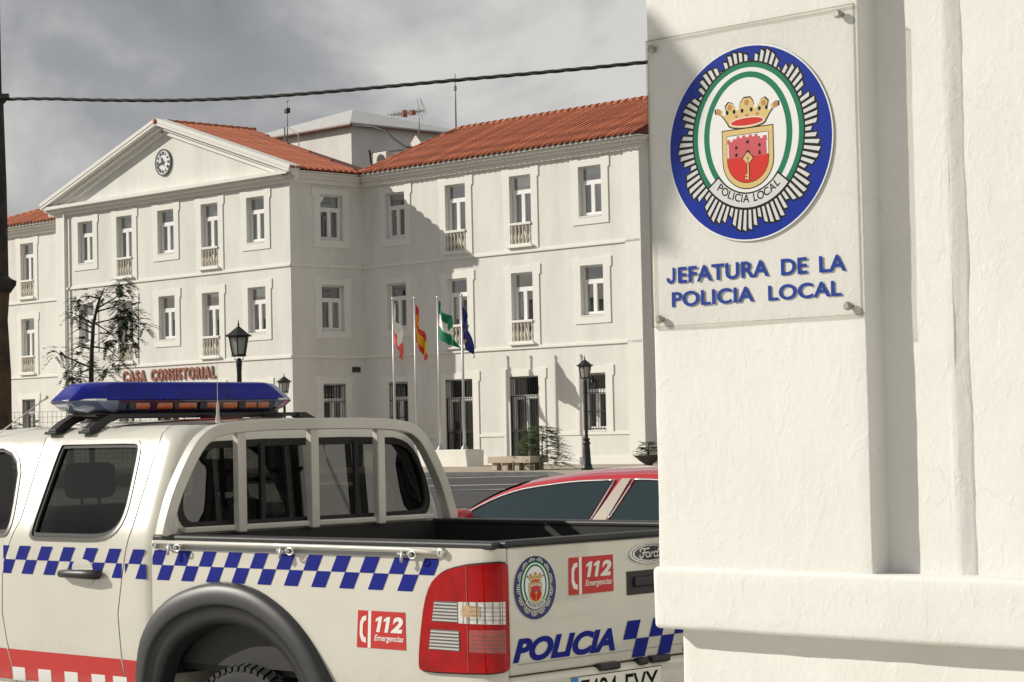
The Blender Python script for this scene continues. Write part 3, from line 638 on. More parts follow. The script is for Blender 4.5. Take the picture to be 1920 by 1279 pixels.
# ================= FOLIAGE =================
WLF=.036
def frond(mb,p,d,L_,n,wl,rr,droop=.3):
    d=d.normalized(); s=d.cross(Vector((0,0,1)))
    s=s.normalized() if s.length>.05 else Vector((1,0,0)); up=s.cross(d)
    for i in range(n):
        t=(i+.6)/n; q=p+d*(L_*t)-Vector((0,0,1))*(droop*L_*t*t)
        for k in (-1,1):
            l=wl*(1-.6*t)*rr.uniform(.7,1.2); e_=q+(s*k+d*.75+up*rr.uniform(-.3,.3)).normalized()*l; w=d*(WLF*rr.uniform(.7,1.3)*(L_/.5))
            mb.add([q-w,q+w,e_+w*.4,e_-w*.4],[(0,1,2,3)])
def feather_tree():
    Y=58; rr=random.Random(11)
    base=at_y(171,760,Y); base.z=GZ
    t=thing('feathery_tree','young dark tree with thin trunk and feathery foliage before the town hall','tree',Matrix.Translation(base)); OFF[t.name]=base.copy()
    P_=lambda x,y,dy=0:at_y(x,y,Y+dy)
    mb=MB(); mb.tube([base,P_(171,715),P_(172,660),P_(175,610),P_(182,575),P_(187,560),P_(196,540)],[.075,.065,.055,.045,.032,.025,.012],8)
    br=[((172,655),(150,650),(120,660)),((172,650),(205,655),(240,690)),((174,625),(150,615),(130,628)),((175,607),(205,600),(250,590)),((174,615),(155,605),(138,615)),((182,578),(215,560),(235,535)),((187,560),(165,555),(150,557)),((180,585),(215,575),(240,600)),((176,605),(200,620),(225,640)),((171,690),(150,700),(130,700)),((175,608),(142,590),(140,588)),((171,690),(115,665),(104,660))]
    for b in br:
        q=[P_(x,y,rr.uniform(-.7,.7)*i*.5) for i,(x,y) in enumerate(b)]; mb.tube(q,[.026,.016,.006],5)
    part('trunk',mb,BARK,t,True)
    mb=MB()
    cl=[(150,555,14,5),(172,548,18,6),(195,552,14,5),(215,540,14,6),(228,528,16,8),(235,540,14,6),(222,560,12,6),(140,590,9,5),(155,578,14,7),(160,640,11,6),(148,672,16,6),(168,672,14,4),(135,700,18,8),(150,708,12,4),(112,655,12,4),(104,665,10,3),
        (232,572,18,10),(245,580,18,10),(225,590,16,9),(240,600,20,12),(258,605,16,8),(270,612,12,6),(222,612,16,9),(238,622,18,10),(252,635,14,7),(205,632,16,8),(220,645,18,9),(240,650,14,7),(205,688,20,8),(222,680,18,7),(200,700,16,5),(190,610,10,2),(215,668,12,3)]
    for x,y,r,n in cl:
        for i in range(int(n*1.7)):
            a=rr.uniform(0,2*PI); k=r*math.sqrt(rr.random())*.55
            p=P_(x+k*math.cos(a),y+k*math.sin(a),rr.uniform(-.35,.35))
            d=Vector((math.cos(a)+rr.uniform(-.4,.4),rr.uniform(-.7,.7),-.25+.6*math.sin(-a)*.5+rr.uniform(-.25,.25)))
            frond(mb,p,d,rr.uniform(.24,.42),8,.13,rr)
    part('crown',mb,LEAF,t,fix=False)
feather_tree()
def shrub(name,label,cat,loc,R_,H,n,mt,seed,flat=False,trunk=True):
    rr=random.Random(seed); t=thing(name,label,cat,Matrix.Translation(loc)); OFF[t.name]=Vector()
    mb=MB()
    mb.tube([(0,0,-.05),(0,0,H*.5),(.05,0,H*.9)],[.03,.022,.008],6)
    for i in range(8): a=rr.uniform(0,6.3); z=H*rr.uniform(.2,.8); mb.tube([(0,0,z*.8),(R_*.6*math.cos(a),R_*.6*math.sin(a),z)],[.012,.004],4)
    part('stem',mb,BARK,t)
    mb=MB()
    for i in range(n):
        a=rr.uniform(0,2*PI); h=rr.random(); r=R_*(1-h*.75)*math.sqrt(rr.random()); p=Vector((r*math.cos(a),r*math.sin(a),H*(.05+.95*h)))
        frond(mb,p,Vector((math.cos(a),math.sin(a),rr.uniform(-.1,.5) if not flat else rr.uniform(-.15,.2))),rr.uniform(.25,.5)*R_/.7,7,.13,rr,.2)
    part('crown',mb,mt,t,fix=False); return t
# bench planter
p=at_z(965,882,GZ); BM=wmat(TB,(p.x,p.y,0))
PL=thing('bench_planter','low concrete bench slab on block legs with a green shrub growing over it','bench',BM,(0,0,GZ))
mb=MB(); mb.bbox(-1.2,.85,-.1,.75,GZ+.24,GZ+.46,.02); part('slab',mb,CONC,PL)
for u in (-.95,-.42,.12,.6):
    for d in (0,.45): mb=MB(); mb.bbox(u-.12,u+.1,d,d+.22,GZ,GZ+.243,.01); part('leg',mb,CONC,PL)
q=BM@Vector((.35,.95,GZ)); shrub('shrub','light green layered shrub growing behind the concrete bench','shrub',(q.x,q.y,GZ),.85,1.45,360,LEAF2,5,True)
# bowl planter
p=at_z(1216,873,GZ); BW=thing('bowl_planter','dark bowl shaped planter against the right end of the town hall','planter',Matrix.Translation((p.x,p.y,GZ))); OFF[BW.name]=Vector()
mb=MB(); mb.lathe([(0,.0),(.16,0),(.15,.06),(.3,.16),(.5,.34),(.52,.36),(.47,.36),(.3,.28),(0,.28)],20); part('bowl',mb,mat('dark_clay',(.07,.05,.045),.7),BW,True,40)
mb=MB(); mb.lathe([(0,.30),(.45,.315),(.46,.30)],16); part('soil',mb,BARK,BW)
shrub('bowl_plant','small green plant growing in the dark bowl planter','plant',(p.x,p.y,GZ+.3),.42,.5,110,LEAF2,9)
# hedge by the fence
p=at_y(58,815,61.5); shrub('shrub','yellow green bush behind the wire fence','shrub',(p.x,p.y,GZ),1.0,1.75,200,LEAF2,14)
# wire fence
a=at_y(-60,800,60);b=at_y(520,800,60)
FN=thing('wire_fence','grey wire mesh fence between posts along the plaza behind the truck','fence',Matrix.Translation((a.x,60,GZ))); OFF[FN.name]=Vector()
ln=b.x-a.x; n=int(ln/2.2); FNM=mat('fence_wire',(.16,.16,.15),.6,.3)
for i in range(n+1):
    x=i*ln/n; mb=MB(); mb.tube([(x,0,0),(x,0,2.12)],.035,6); mb.lathe([(0,2.12),(.045,2.12),(.03,2.16),(0,2.17)],6,x,0); part('post',mb,FNM,FN)
    if i<n:
        mb=MB(); w=ln/n
        for k in range(1,22): mb.box(x+k*w/22-.004,x+k*w/22+.004,-.004,.004,.1,2.06)
        for z in [.1+.14*k for k in range(15)]: mb.box(x,x+w,-.004,.004,z-.004,z+.004)
        part('wire_panel',mb,FNM,FN)
# ================= EMBLEM (shared by plaque and tailgate) =================
CX,CY=-.024,2.3295
def ell(cx,cy,a,b,n=72,t0=0,t1=2*PI): return [(cx+a*math.cos(t0+(t1-t0)*i/n),cy+b*math.sin(t0+(t1-t0)*i/n)) for i in range(n if abs(t1-t0-2*PI)<1e-6 else n+1)]
E_BLUE=mat('print_blue',(.004,.016,.24),.4,spec=.15); E_BLK=mat('print_black',(.006,.006,.007),.5,spec=.1); E_WHT=mat('print_white',(.74,.75,.75),.4); E_GRN=mat('print_green',(.0,.17,.085),.45,spec=.15)
E_GRY=mat('print_grey',(.60,.61,.61),.4); E_GLD=mat('print_gold',(.62,.45,.16),.4); E_RED=mat('print_red',(.58,.022,.014),.45,spec=.15); E_BRN=mat('print_brown',(.42,.17,.03),.5); E_CRI=mat('print_crimson',(.50,.035,.05),.5)
def emblem(par,fn,root,blue=E_BLUE,st=.0004):
    """fn(x,y,lift)->point in thing frame; every printed colour is its own mesh"""
    C2=(-.026,2.346)
    def flat(name,polys,mt,lev):
        mb=MB()
        for p in polys: mb.add([fn(x,y,lev*st) for x,y in p],[tuple(range(len(p)))])
        part(name,mb,mt,par,root=root,fix=False)
    flat('rim',[ell(CX,CY,.2335,.218)],E_WHT,1); flat('disc',[ell(CX,CY,.230,.2145)],blue,2)
    bl=[];wh=[];n=78
    rr=random.Random(2)
    for i in range(n):
        t=2*PI*(i+.5)/n; h=PI/n; k=(.87,.95,.985,1.0,.985,.945)[i%6]*.99+.008*rr.uniform(-1,1)
        def pt(r_,ang,ex=0): return (-.0252+(.2017*r_+ex)*math.cos(ang),2.3358+(.2012*r_+ex)*math.sin(ang))
        bl.append([pt(.70,t-h),pt(k+.02,t-h*1.02),pt(k+.035,t+h*1.02),pt(.70,t+h)])
        wh.append([pt(.72,t-h*.52),pt(k-.005,t-h*.56),pt(k+.015,t+h*.60),pt(.72,t+h*.56)])
    flat('ray_outline',bl,E_BLK,3); flat('ray',wh,E_GRY,4)
    flat('ring_outline',[ell(*C2,.1605,.1655)],E_BLK,5); flat('green_ring',[ell(*C2,.1565,.1616)],E_GRN,6); flat('white_ring',[ell(*C2,.1436,.1507)],E_WHT,7); flat('green_ring',[ell(*C2,.1255,.1416)],E_GRN,8); flat('field',[ell(*C2,.1095,.1286)],E_WHT,9)
    def sec(a0,b0,a1,b1,t0,t1): return [ell(*C2,a1,b1,20,t0,t1)+ell(*C2,a0,b0,20,t1,t0)]
    t0,t1=math.radians(223),math.radians(315)
    flat('banner_outline',sec(.113,.1265,.160,.1645,t0-.03,t1+.03),E_BLK,10); flat('banner',sec(.117,.1300,.156,.1600,t0,t1),E_GRY,11)
    mb=MB(); tx='POLICIA LOCAL'; ws=[.62,.72,.55,.28,.70,.28,.68,.38,.55,.72,.70,.68,.55]; T=sum(ws); acc=0
    for ch,w in zip(tx,ws):
        c=(acc+w/2)/T; acc+=w
        if ch==' ': continue
        a=t0+.09+(t1-t0-.18)*c; px,py=C2[0]+.131*math.cos(a),C2[1]+.1395*math.sin(a); ro=a+PI/2
        vs,fs=text_mesh(ch,.0255,.0004,0,0,1,'CENTER'); cc,ss=math.cos(ro),math.sin(ro)
        mb.add([fn(px+v[0]*cc-(v[1]-.009)*ss,py+v[0]*ss+(v[1]-.009)*cc,12*st) for v in vs],fs)
    part('banner_lettering',mb,E_BLK,par,root=root,fix=False)
    def shield(o):
        x0,x1=-.0967-o,.0454+o; c=(x0+x1)/2
        return [(x0,2.3610+o),(x0,2.292)]+[(c-(x1-x0)/2*math.cos(k*PI/16),2.292-(.0634+o)*math.sin(k*PI/16)) for k in range(1,16)]+[(x1,2.292),(x1,2.3610+o)]
    flat('shield_outline',[shield(.0022)],E_BLK,12); flat('shield_border',[shield(0)],E_GLD,13); flat('shield_line',[shield(-.0115)],E_BLK,14); flat('shield_field',[shield(-.0128)],E_WHT,15)
    lo=[p for p in shield(-.0128) if p[1]<=2.302]; flat('shield_ground',[[(-.0839,2.300)]+lo+[(.0326,2.300)]],E_RED,16)
    cas=[(-.080,2.298),(-.080,2.330),(-.083,2.331),(-.083,2.341),(-.076,2.341),(-.076,2.336),(-.068,2.336),(-.068,2.341),(-.060,2.341),(-.056,2.341),(-.056,2.3465),(-.049,2.3465),(-.049,2.342),(-.040,2.342),(-.040,2.3465),(-.031,2.3465),(-.031,2.342),(-.022,2.342),(-.022,2.3465),(-.013,2.3465),(-.013,2.342),(-.005,2.342),(-.005,2.3465),(.003,2.3465),(.003,2.341),(.010,2.341),(.010,2.336),(.018,2.336),(.018,2.341),(.028,2.341),(.030,2.331),(.027,2.330),(.028,2.298)]
    flat('castle',[cas],E_CRI,17)
    win=[]
    for x,y,w,h in ((-.0255,2.328,.004,.008),(-.058,2.318,.0035,.008),(.008,2.318,.0035,.008),(-.058,2.301,.0035,.009),(.008,2.301,.0035,.009),(-.0255,2.303,.006,.011)): win.append([(x-w,y),(x+w,y),(x+w,y+h*.6),(x,y+h),(x-w,y+h*.6)])
    flat('castle_window',win,E_BLK,18)
    key=[[(-.0275,2.247),(-.0235,2.247),(-.0235,2.290),(-.0275,2.290)],[(-.034,2.249),(-.0275,2.249),(-.0275,2.253),(-.034,2.253)],[(-.033,2.256),(-.0275,2.256),(-.0275,2.260),(-.033,2.260)],[(-.0255,2.281),(-.011,2.295),(-.0255,2.309),(-.040,2.295)]]
    flat('key_outline',[[(-.0255+(x+.0255)*1.25,2.28+(y-2.28)*1.05) for x,y in key[3]],[(-.0292,2.246),(-.0218,2.246),(-.0218,2.29),(-.0292,2.29)]],E_BLK,19); flat('key',key,E_GLD,20); flat('key_hole',[[(-.0255,2.290),(-.0205,2.295),(-.0255,2.300),(-.0305,2.295)]],E_BRN,21)
    cxx=-.026
    base=[(cxx+.052*math.cos(t),2.3745+.011*math.sin(t)) for t in [PI+PI*k/14 for k in range(15)]]
    crown=base+[(cxx+.062,2.388),(cxx+.072,2.398),(cxx+.087,2.402),(cxx+.088,2.411),(cxx+.078,2.412),(cxx+.066,2.406),(cxx+.056,2.402),(cxx+.060,2.416),(cxx+.050,2.424),(cxx+.038,2.420),(cxx+.030,2.405),(cxx+.022,2.405),(cxx+.018,2.420),(cxx+.010,2.429),(cxx-.008,2.429),(cxx-.017,2.420),(cxx-.022,2.405),(cxx-.030,2.405),(cxx-.038,2.420),(cxx-.050,2.424),(cxx-.060,2.416),(cxx-.056,2.402),(cxx-.066,2.406),(cxx-.078,2.412),(cxx-.088,2.411),(cxx-.087,2.402),(cxx-.072,2.398),(cxx-.062,2.388)]
    flat('crown_outline',[[(cxx+(x-cxx)*1.05,2.396+(y-2.396)*1.09) for x,y in crown]],E_BLK,12); flat('crown',[crown],E_GLD,13)
    flat('crown_lining',[ell(cxx,2.3765,.046,.0085,24)],E_RED,15); flat('crown_band',[ell(cxx,2.3765,.049,.0105,24)],E_WHT,14)
    flat('crown_jewel',[ell(cxx+x,y,.0065,.0065,12) for x,y in ((0,2.419),(-.048,2.413),(.048,2.413),(-.080,2.406),(.080,2.406))]+[[(x-.006,2.391),(x,2.387),(x+.006,2.391),(x,2.395)] for x in (cxx-.03,cxx,cxx+.03)],E_BRN,15)
    flat('crown_pearl',[ell(cxx+x,y,.0055,.0055,12) for x,y in ((-.026,2.409),(.026,2.409),(-.064,2.401),(.064,2.401))],E_WHT,15)
    flat('crown_gap',[ell(cxx+x,2.402,.0042,.005,8) for x in (-.036,-.013,.013,.036,-.056,.056)],E_BLK,16)
# ================= POLICE TRUCK =================
WPAINT=mat('truck_white_paint',(.63,.612,.54),.35,coat=1.0,var=.07,vscale=2.6)
def road_dirt(m):       # brown splash low on the body, in uneven patches
    t=m.node_tree; p=t.nodes['Principled BSDF']; src=p.inputs['Base Color'].links[0].from_socket
    tcn=t.nodes.new('ShaderNodeTexCoord'); sx=t.nodes.new('ShaderNodeSeparateXYZ'); t.links.new(tcn.outputs['Object'],sx.inputs[0])
    n=t.nodes.new('ShaderNodeTexNoise'); n.inputs['Scale'].default_value=11; n.inputs['Detail'].default_value=8; n.inputs['Roughness'].default_value=.75; t.links.new(tcn.outputs['Object'],n.inputs[0])
    mr=t.nodes.new('ShaderNodeMapRange'); mr.inputs[1].default_value=.95; mr.inputs[2].default_value=.55; t.links.new(sx.outputs[2],mr.inputs[0])
    mu=t.nodes.new('ShaderNodeMath'); mu.operation='MULTIPLY'; t.links.new(mr.outputs[0],mu.inputs[0]); t.links.new(n.outputs[0],mu.inputs[1])
    r=t.nodes.new('ShaderNodeMapRange'); r.inputs[1].default_value=.18; r.inputs[2].default_value=.75; r.inputs[4].default_value=.75; t.links.new(mu.outputs[0],r.inputs[0])
    mx_=t.nodes.new('ShaderNodeMix'); mx_.data_type='RGBA'; t.links.new(r.outputs[0],mx_.inputs[0]); t.links.new(src,mx_.inputs[6]); mx_.inputs[7].default_value=(.30,.25,.18,1); t.links.new(mx_.outputs[2],p.inputs['Base Color'])
road_dirt(WPAINT)
TK=thing('police_pickup_truck','white police pickup truck with blue checkered stripe and blue roof light bar','truck',FT,(-2.6,.88,0))
BLKP=mat('black_plastic',(.018,.018,.019),.45,bump=.15,bscale=200,bdist=.001); DGREY=mat('flare_plastic',(.030,.031,.034),.46,var=.2,vscale=6,bump=.1,bscale=300,bdist=.0006)
INT=mat('cabin_trim',(.02,.021,.022),.8); SEAT=mat('seat_cloth',(.022,.023,.026),.9,bump=.2,bscale=150); RUB=mat('rubber',(.018,.018,.018),.7)
CHR=mat('chrome',(.75,.75,.75),.15,1.0); SILV=mat('silver_grey',(.30,.31,.32),.45,.3); SEAL=mat('window_seal',(.09,.085,.08),.35,.2); LBLUE=mat('check_blue',(.009,.016,.23),.5,var=.12,vscale=9,spec=.12); LRED=mat('decal_red',(.52,.022,.02),.4,var=.08,vscale=5); LWHT=mat('decal_white',(.76,.75,.72),.4)
TGL=glass('truck_glass',(.34,.39,.37),1.0,1.5); TGD=glass('truck_rear_glass',(.17,.165,.15),1.0,1.5,0,.09)
HWID=.885
def ds(z):
    a=.018*((1.0-z)/.45)**2 if z<1.0 else 0
    if z>1.22: t=z-1.22; a=.38*(t-.05) if t>.1 else .38*t*t/.2
    return a
def ur(z): return -2.0-.05*max(0,z-1.3)
RCN=.08; S0=-2.08; S1=S0+RCN*PI/2; S2=S1+HWID-.08
def cab(s,v,off=0):
    if s>S2:
        p=cab(2*S2-s,v,off); return (p[0],2*HWID-p[1],p[2])
    if v>1.69: f=min(1,(v-1.69)/.11)*PI/2; z=1.69+(.075+off)*math.sin(f); ins=.09*(1-math.cos(f))-off*(math.cos(f)-1); 
    else: z=v; ins=0; f=0
    o=off*math.cos(f) if f else off
    D=ds(min(z,1.69))+.38*max(0,z-1.69)*.5+ (ins if f==0 else .09*(1-math.cos(f))); Ur=ur(z)-(.09*(1-math.cos(f)) if f else 0)
    if s<=S0:
        k=min(1,max(0,(s+2.4)/.32)); return (s+(Ur+2.0)*k,D-o,z)
    if s<=S1:
        a=(s-S0)/(S1-S0)*PI/2; return (Ur-RCN+(RCN+o)*math.sin(a),D+RCN-(RCN+o)*math.cos(a),z)
    d0=D+RCN; return (Ur+o,d0+(HWID-d0)*(s-S1)/(S2-S1),z)
def rear_s(d,z): d0=ds(z)+RCN; return S1+(d-d0)/(HWID-d0)*(S2-S1)
def mir(mb): mb.v=[(v[0],2*HWID-v[1],v[2]) for v in mb.v]; mb.f=[f[::-1] for f in mb.f]; return mb
rdF=[(-2.96,1.795),(-3.0,1.76),(-3.03,1.72),(-3.035,1.35),(-3.11,1.19),(-3.143,1.09),(-3.148,.92),(-3.12,.80),(-3.06,.60)]
rdR=[(-2.235,.60),(-2.268,.77),(-2.283,.95),(-2.25,1.11),(-2.195,1.33),(-2.176,1.62),(-2.155,1.73),(-2.125,1.765),(-2.10,1.795)]
RD=rdF+rdR
rdW=smoothpoly([(-2.895,1.694),(-2.86,1.697),(-2.6,1.697),(-2.36,1.697),(-2.305,1.69),(-2.288,1.65),(-2.270,1.50),(-2.262,1.39),(-2.285,1.32),(-2.35,1.278),(-2.45,1.265),(-2.65,1.265),(-2.86,1.265),(-2.925,1.268),(-2.936,1.31),(-2.925,1.45),(-2.908,1.64)],1)
g=.007
FDo=[(x-g,z) for x,z in rdF]+[(-4.18,.60),(-4.25,.9),(-4.22,1.2),(-4.15,1.26),(-3.62,1.69),(-3.5,1.795)]
FDo=[(-2.96-g,1.795)]+[(x-g,z) for x,z in rdF[1:]]+[(-4.18,.60),(-4.25,.9),(-4.22,1.2),(-4.12,1.27),(-3.66,1.69),(-3.52,1.795)]
fdW=smoothpoly([(-3.19,1.685),(-3.60,1.685),(-3.68,1.63),(-4.0,1.30),(-4.0,1.272),(-3.16,1.272),(-3.11,1.285),(-3.10,1.36)],2)
def flatz(par,name,poly,mt,fn,off,smooth=True,thick=None,m=.06,holes=[]):
    mb=MB(); panel(mb,poly,holes,fn,m,thick,off); return part(name,mb,mt,par,smooth,50,root=TK,fix=False)
def shrink(poly,k):     # move polygon inward by k
    n=len(poly); ar=sum(poly[i][0]*poly[(i+1)%n][1]-poly[(i+1)%n][0]*poly[i][1] for i in range(n)); sg=1 if ar>0 else -1; out=[]
    for i in range(n):
        a=Vector(poly[i-1]);b=Vector(poly[i]);c=Vector(poly[(i+1)%n]); t=(c-a)
        if t.length<1e-9: out.append(tuple(b)); continue
        t.normalize(); out.append((b.x-sg*t.y*k,b.y+sg*t.x*k))
    return out
def door(poly,win,mirror):
    mb=MB(); panel(mb,poly,[win],cab,.07,.035,0); 
    if mirror: mir(mb)
    d=part('door',mb,WPAINT,TK,True,50,fix=False)
    mb=MB(); panel(mb,shrink(poly,.02),[win],cab,.1,None,-.05)
    if mirror: mir(mb)
    part('door_trim',mb,INT,d,True,root=TK,fix=False)
    mb=MB(); panel(mb,win,[],cab,.1,None,-.018)
    if mirror: mir(mb)
    part('door_glass',mb,TGL,d,True,root=TK,fix=False)
    mb=MB(); panel(mb,shrink(win,-.008),[shrink(win,.009)],cab,.05,.02,.004)
    if mirror: mir(mb)
    part('window_seal',mb,SEAL,d,True,root=TK,fix=False)
    mb=MB(); panel(mb,shrink(win,.010),[shrink(win,.026)],cab,.05,.012,-.004)
    if mirror: mir(mb)
    part('window_rubber',mb,RUB,d,True,root=TK,fix=False)
    return d
def openline(P,m=.04):
    out=[]
    for a,b in zip(P,P[1:]):
        k=max(1,int(math.hypot(b[0]-a[0],b[1]-a[1])/m)); out+=[(a[0]+(b[0]-a[0])*t/k,a[1]+(b[1]-a[1])*t/k) for t in range(k)]
    return out+[P[-1]]
for line in (rdF,rdR):
    for s_ in (0,1):
        mb=MB(); mb.tube([cab(x+(-.0035 if line is rdF else .0035),z,-.0105) for x,z in openline(line)],.009,5,False)
        if s_: mir(mb)
        part('door_gap',mb,RUB,TK,True)
RDO=door(RD,rdW,False); FDO=door(FDo,fdW,False); RDR=door(RD,rdW,True); FDR=door(FDo,fdW,True)
# rear quarters + back panel as one sheet
left=[(x+g,z) for x,z in rdR[::-1]]      # top to bottom along the left door gap
left[0]=(rdR[-1][0]+g,1.8)
qpoly=left+[(2*S2-x,z) for x,z in left[::-1]]
rwin_d=[(.20,1.312),(.15,1.325),(.122,1.37),(.125,1.44),(.15,1.53),(.205,1.62),(.26,1.665),(.36,1.69)]
rw=[(rear_s(d,z),z) for d,z in rwin_d]; rw=rw+[(2*S2-x,z) for x,z in rw[::-1]]; rw=smoothpoly(rw,1)
mb=MB(); panel(mb,qpoly,[rw],cab,.06,.03,0); CABB=part('cab_back',mb,WPAINT,TK,True,50,fix=False)
mb=MB(); panel(mb,shrink(qpoly,.01),[rw],cab,.1,None,-.045); part('cab_back_trim',mb,INT,CABB,True,root=TK,fix=False)
mb=MB(); panel(mb,rw,[],cab,.15,None,-.012); part('rear_window',mb,TGD,CABB,True,root=TK,fix=False)
mb=MB(); panel(mb,shrink(rw,-.006),[shrink(rw,.026)],cab,.06,.014,.003); part('window_rubber',mb,RUB,CABB,True,root=TK,fix=False)
mb=MB()
for d in (.60,1.17): mb=MB(); mb.box(-2.012,-1.996,d-.012,d+.012,1.335,1.675); part('window_divider',mb,RUB,CABB,root=TK)
# front part of the cab: windshield, pillars, bonnet
mb=MB(); panel(mb,[(-3.52,1.8),(-3.66,1.69),(-4.12,1.27),(-4.22,1.2),(-4.34,1.2),(-3.62,1.8)],[],cab,.1,None,0); a_=part('pillar',mb,WPAINT,TK,True,fix=False)
mb=MB(); panel(mb,[(-3.52,1.8),(-3.66,1.69),(-4.12,1.27),(-4.22,1.2),(-4.34,1.2),(-3.62,1.8)],[],cab,.1,None,0); mir(mb); part('pillar',mb,WPAINT,TK,True,fix=False)
mb=MB(); mb.grid(lambda a,b:(-3.66-.70*b-.06*math.sin(PI*a),(.27-.21*b)+(2*HWID-.54+.42*b)*a,1.76-.55*b),10,6); part('windshield',mb,TGD,TK,True)
# roof
loop=[cab(S,1.8) for S in [(-3.6+i*(S0+3.6)/14) for i in range(15)]+[S0+i*(S1-S0)/6 for i in range(1,7)]+[S1+i*(S2-S1)/6 for i in range(1,7)]]
half=[(p[0],p[1]) for p in loop]; rp=half+[(x,2*HWID-d) for x,d in half[::-1][1:]]
def roofz(x,d,o=0): t=(d-HWID)/(HWID-.28); return (x,d,1.763+o+.030*(1-t*t)*min(1,max(0,(-x-1.98)/.35))*min(1,max(0,(x+3.75)/.35)))
mb=MB(); panel(mb,rp,[],roofz,.09,None,.002); RF=part('roof',mb,WPAINT,TK,True,fix=False)
mb=MB(); panel(mb,shrink(rp,.02),[],roofz,.2,None,-.05); part('headliner',mb,INT,TK,True,fix=False)
mb=MB(); panel(mb,[(-2.7,.55),(-2.35,.55),(-2.35,.95),(-2.7,.95)],[],roofz,.15,None,.006); part('roof_mark',mb,LRED,TK,True,fix=False)
# bonnet, wings, nose, bumper
mb=MB()
def hood(a,b):
    u=-4.30-1.12*b; w=.80-.06*b; return (u,HWID+(2*a-1)*w,1.20-.13*b+.05*(1-(2*a-1)**2)-.03*b*b)
mb.grid(hood,12,8); part('bonnet',mb,WPAINT,TK,True)
for sg in (0,1):
    mb=MB(); ol=[(-4.22,.60),(-4.245,.9),(-4.235,1.2),(-4.6,1.19),(-5.1,1.12),(-5.42,1.0),(-5.46,.7),(-5.25,.66)]+[(-4.78+.46*math.cos(t),.40+.50*math.sin(t)) for t in [PI*.12+ (PI*.76)*k/12 for k in range(13)]][::-1]
    panel(mb,ol,[],lambda a,b,o:(a,ds(b)-o+.05*max(0,-a-4.9)**2+.12*max(0,b-1.08),b),.08,.05,0)
    if sg: mir(mb)
    part('wing',mb,WPAINT,TK,True,50,fix=False)
mb=MB(); mb.bbox(-5.55,-5.38,.03,1.74,.45,.78,.05); part('bumper',mb,WPAINT,TK,True,50)
mb=MB(); mb.bbox(-5.46,-5.36,.35,1.42,.78,1.03,.03); part('grille',mb,BLKP,TK)
for d in (.07,1.42): mb=MB(); mb.bbox(-5.47,-5.30,d,d+.28,.80,1.02,.04); part('headlight',mb,mat('lamp_lens',(.6,.62,.64),.1,.2,coat=1),TK,True,50)
# floor, chassis, sill, side step
mb=MB(); mb.box(-4.3,-2.05,.08,1.69,.52,.60).box(-5.3,.0,.45,1.32,.35,.56); part('chassis',mb,INT,TK)
mb=MB(); mb.box(-4.2,-2.12,.03,.09,.50,.605).box(-4.2,-2.12,1.68,1.74,.50,.605); part('sill',mb,WPAINT,TK)
for d in (-.07,1.84): mb=MB(); mb.tube([(-4.05,d+(.1 if d<0 else -.1),.55),(-3.95,d,.58),(-2.3,d,.58),(-2.2,d+(.1 if d<0 else -.1),.55)],.038,10); part('side_step',mb,STEEL,TK,True)
# interior: seats
def seat(u,d,w,top,hr):
    mb=MB(); mb.bbox(u,u+.16,d-w/2,d+w/2,.75,top,.05).bbox(u-.5,u+.05,d-w/2,d+w/2,.72,.92,.05); s=part('seat',mb,SEAT,TK,True,50)
    for q in hr: mb=MB(); mb.bbox(u+.02,u+.13,q-.13,q+.13,top+.03,top+.20,.04).tube([(u+.08,q-.05,top-.02),(u+.08,q-.05,top+.06)],.008,5).tube([(u+.08,q+.05,top-.02),(u+.08,q+.05,top+.06)],.008,5); part('headrest',mb,SEAT,s,True,50,root=TK)
seat(-3.22,.50,.52,1.40,[.50]); seat(-3.22,1.27,.52,1.40,[1.27]); seat(-2.42,.885,1.35,1.27,[.48,1.29])
mb=MB(); mb.lathe([(.17,-.012),(.185,0),(.17,.012),(.155,0),(.17,-.012)],20,M=Matrix.Translation((-3.72,.5,1.18))@Matrix.Rotation(PI/2-.5,4,'Y')); part('steering_wheel',mb,BLKP,TK,True)
mb=MB(); mb.bbox(-4.25,-3.85,.12,1.65,.9,1.2,.06); part('dashboard',mb,INT,TK,True,50)
mb=MB()      # cargo cage just behind the front seats seen through the glass
for k in range(5): d=.4+k*.24; mb.tube([(-2.62,d,1.0),(-2.62,d,1.72)],.012,5)
for z in (1.3,1.5,1.7): mb.tube([(-2.62,.35,z),(-2.62,1.42,z)],.01,5)
part('cage',mb,BLKP,TK)
# ---- cargo bed
AR,AD,SB=.14,.05,-.14; ALEN=.155
def bed(s,z,off=0):
    d0=.015*((.95-z)/.35)**2 if z<.95 else (.05*(z-1.24)**2/.03 if z>1.24 else 0)
    if s<=SB: return (s,d0-off,z)
    a=min(1.0,(s-SB)/ALEN)*PI/2
    if s<=SB+ALEN: return (SB+(AR+off)*math.sin(a),d0+AD-(AD+off)*math.cos(a),z)
    return (off,d0+AD+(s-SB-ALEN),z)
archI=[(-2.047,.666),(-1.989,.792),(-1.879,.876),(-1.70,.94),(-1.528,.950),(-1.393,.919),(-1.263,.85),(-1.167,.769),(-1.12,.70),(-1.09,.60)]
archI=[(-1.53+(x+1.53)*1.07,.60+(z-.60)*1.10) for x,z in archI]
bp=[(.015,1.272),(-2.035,1.272),(-2.035,.83)]+archI[2:]+[(-.45,.60),(.015,.62)]
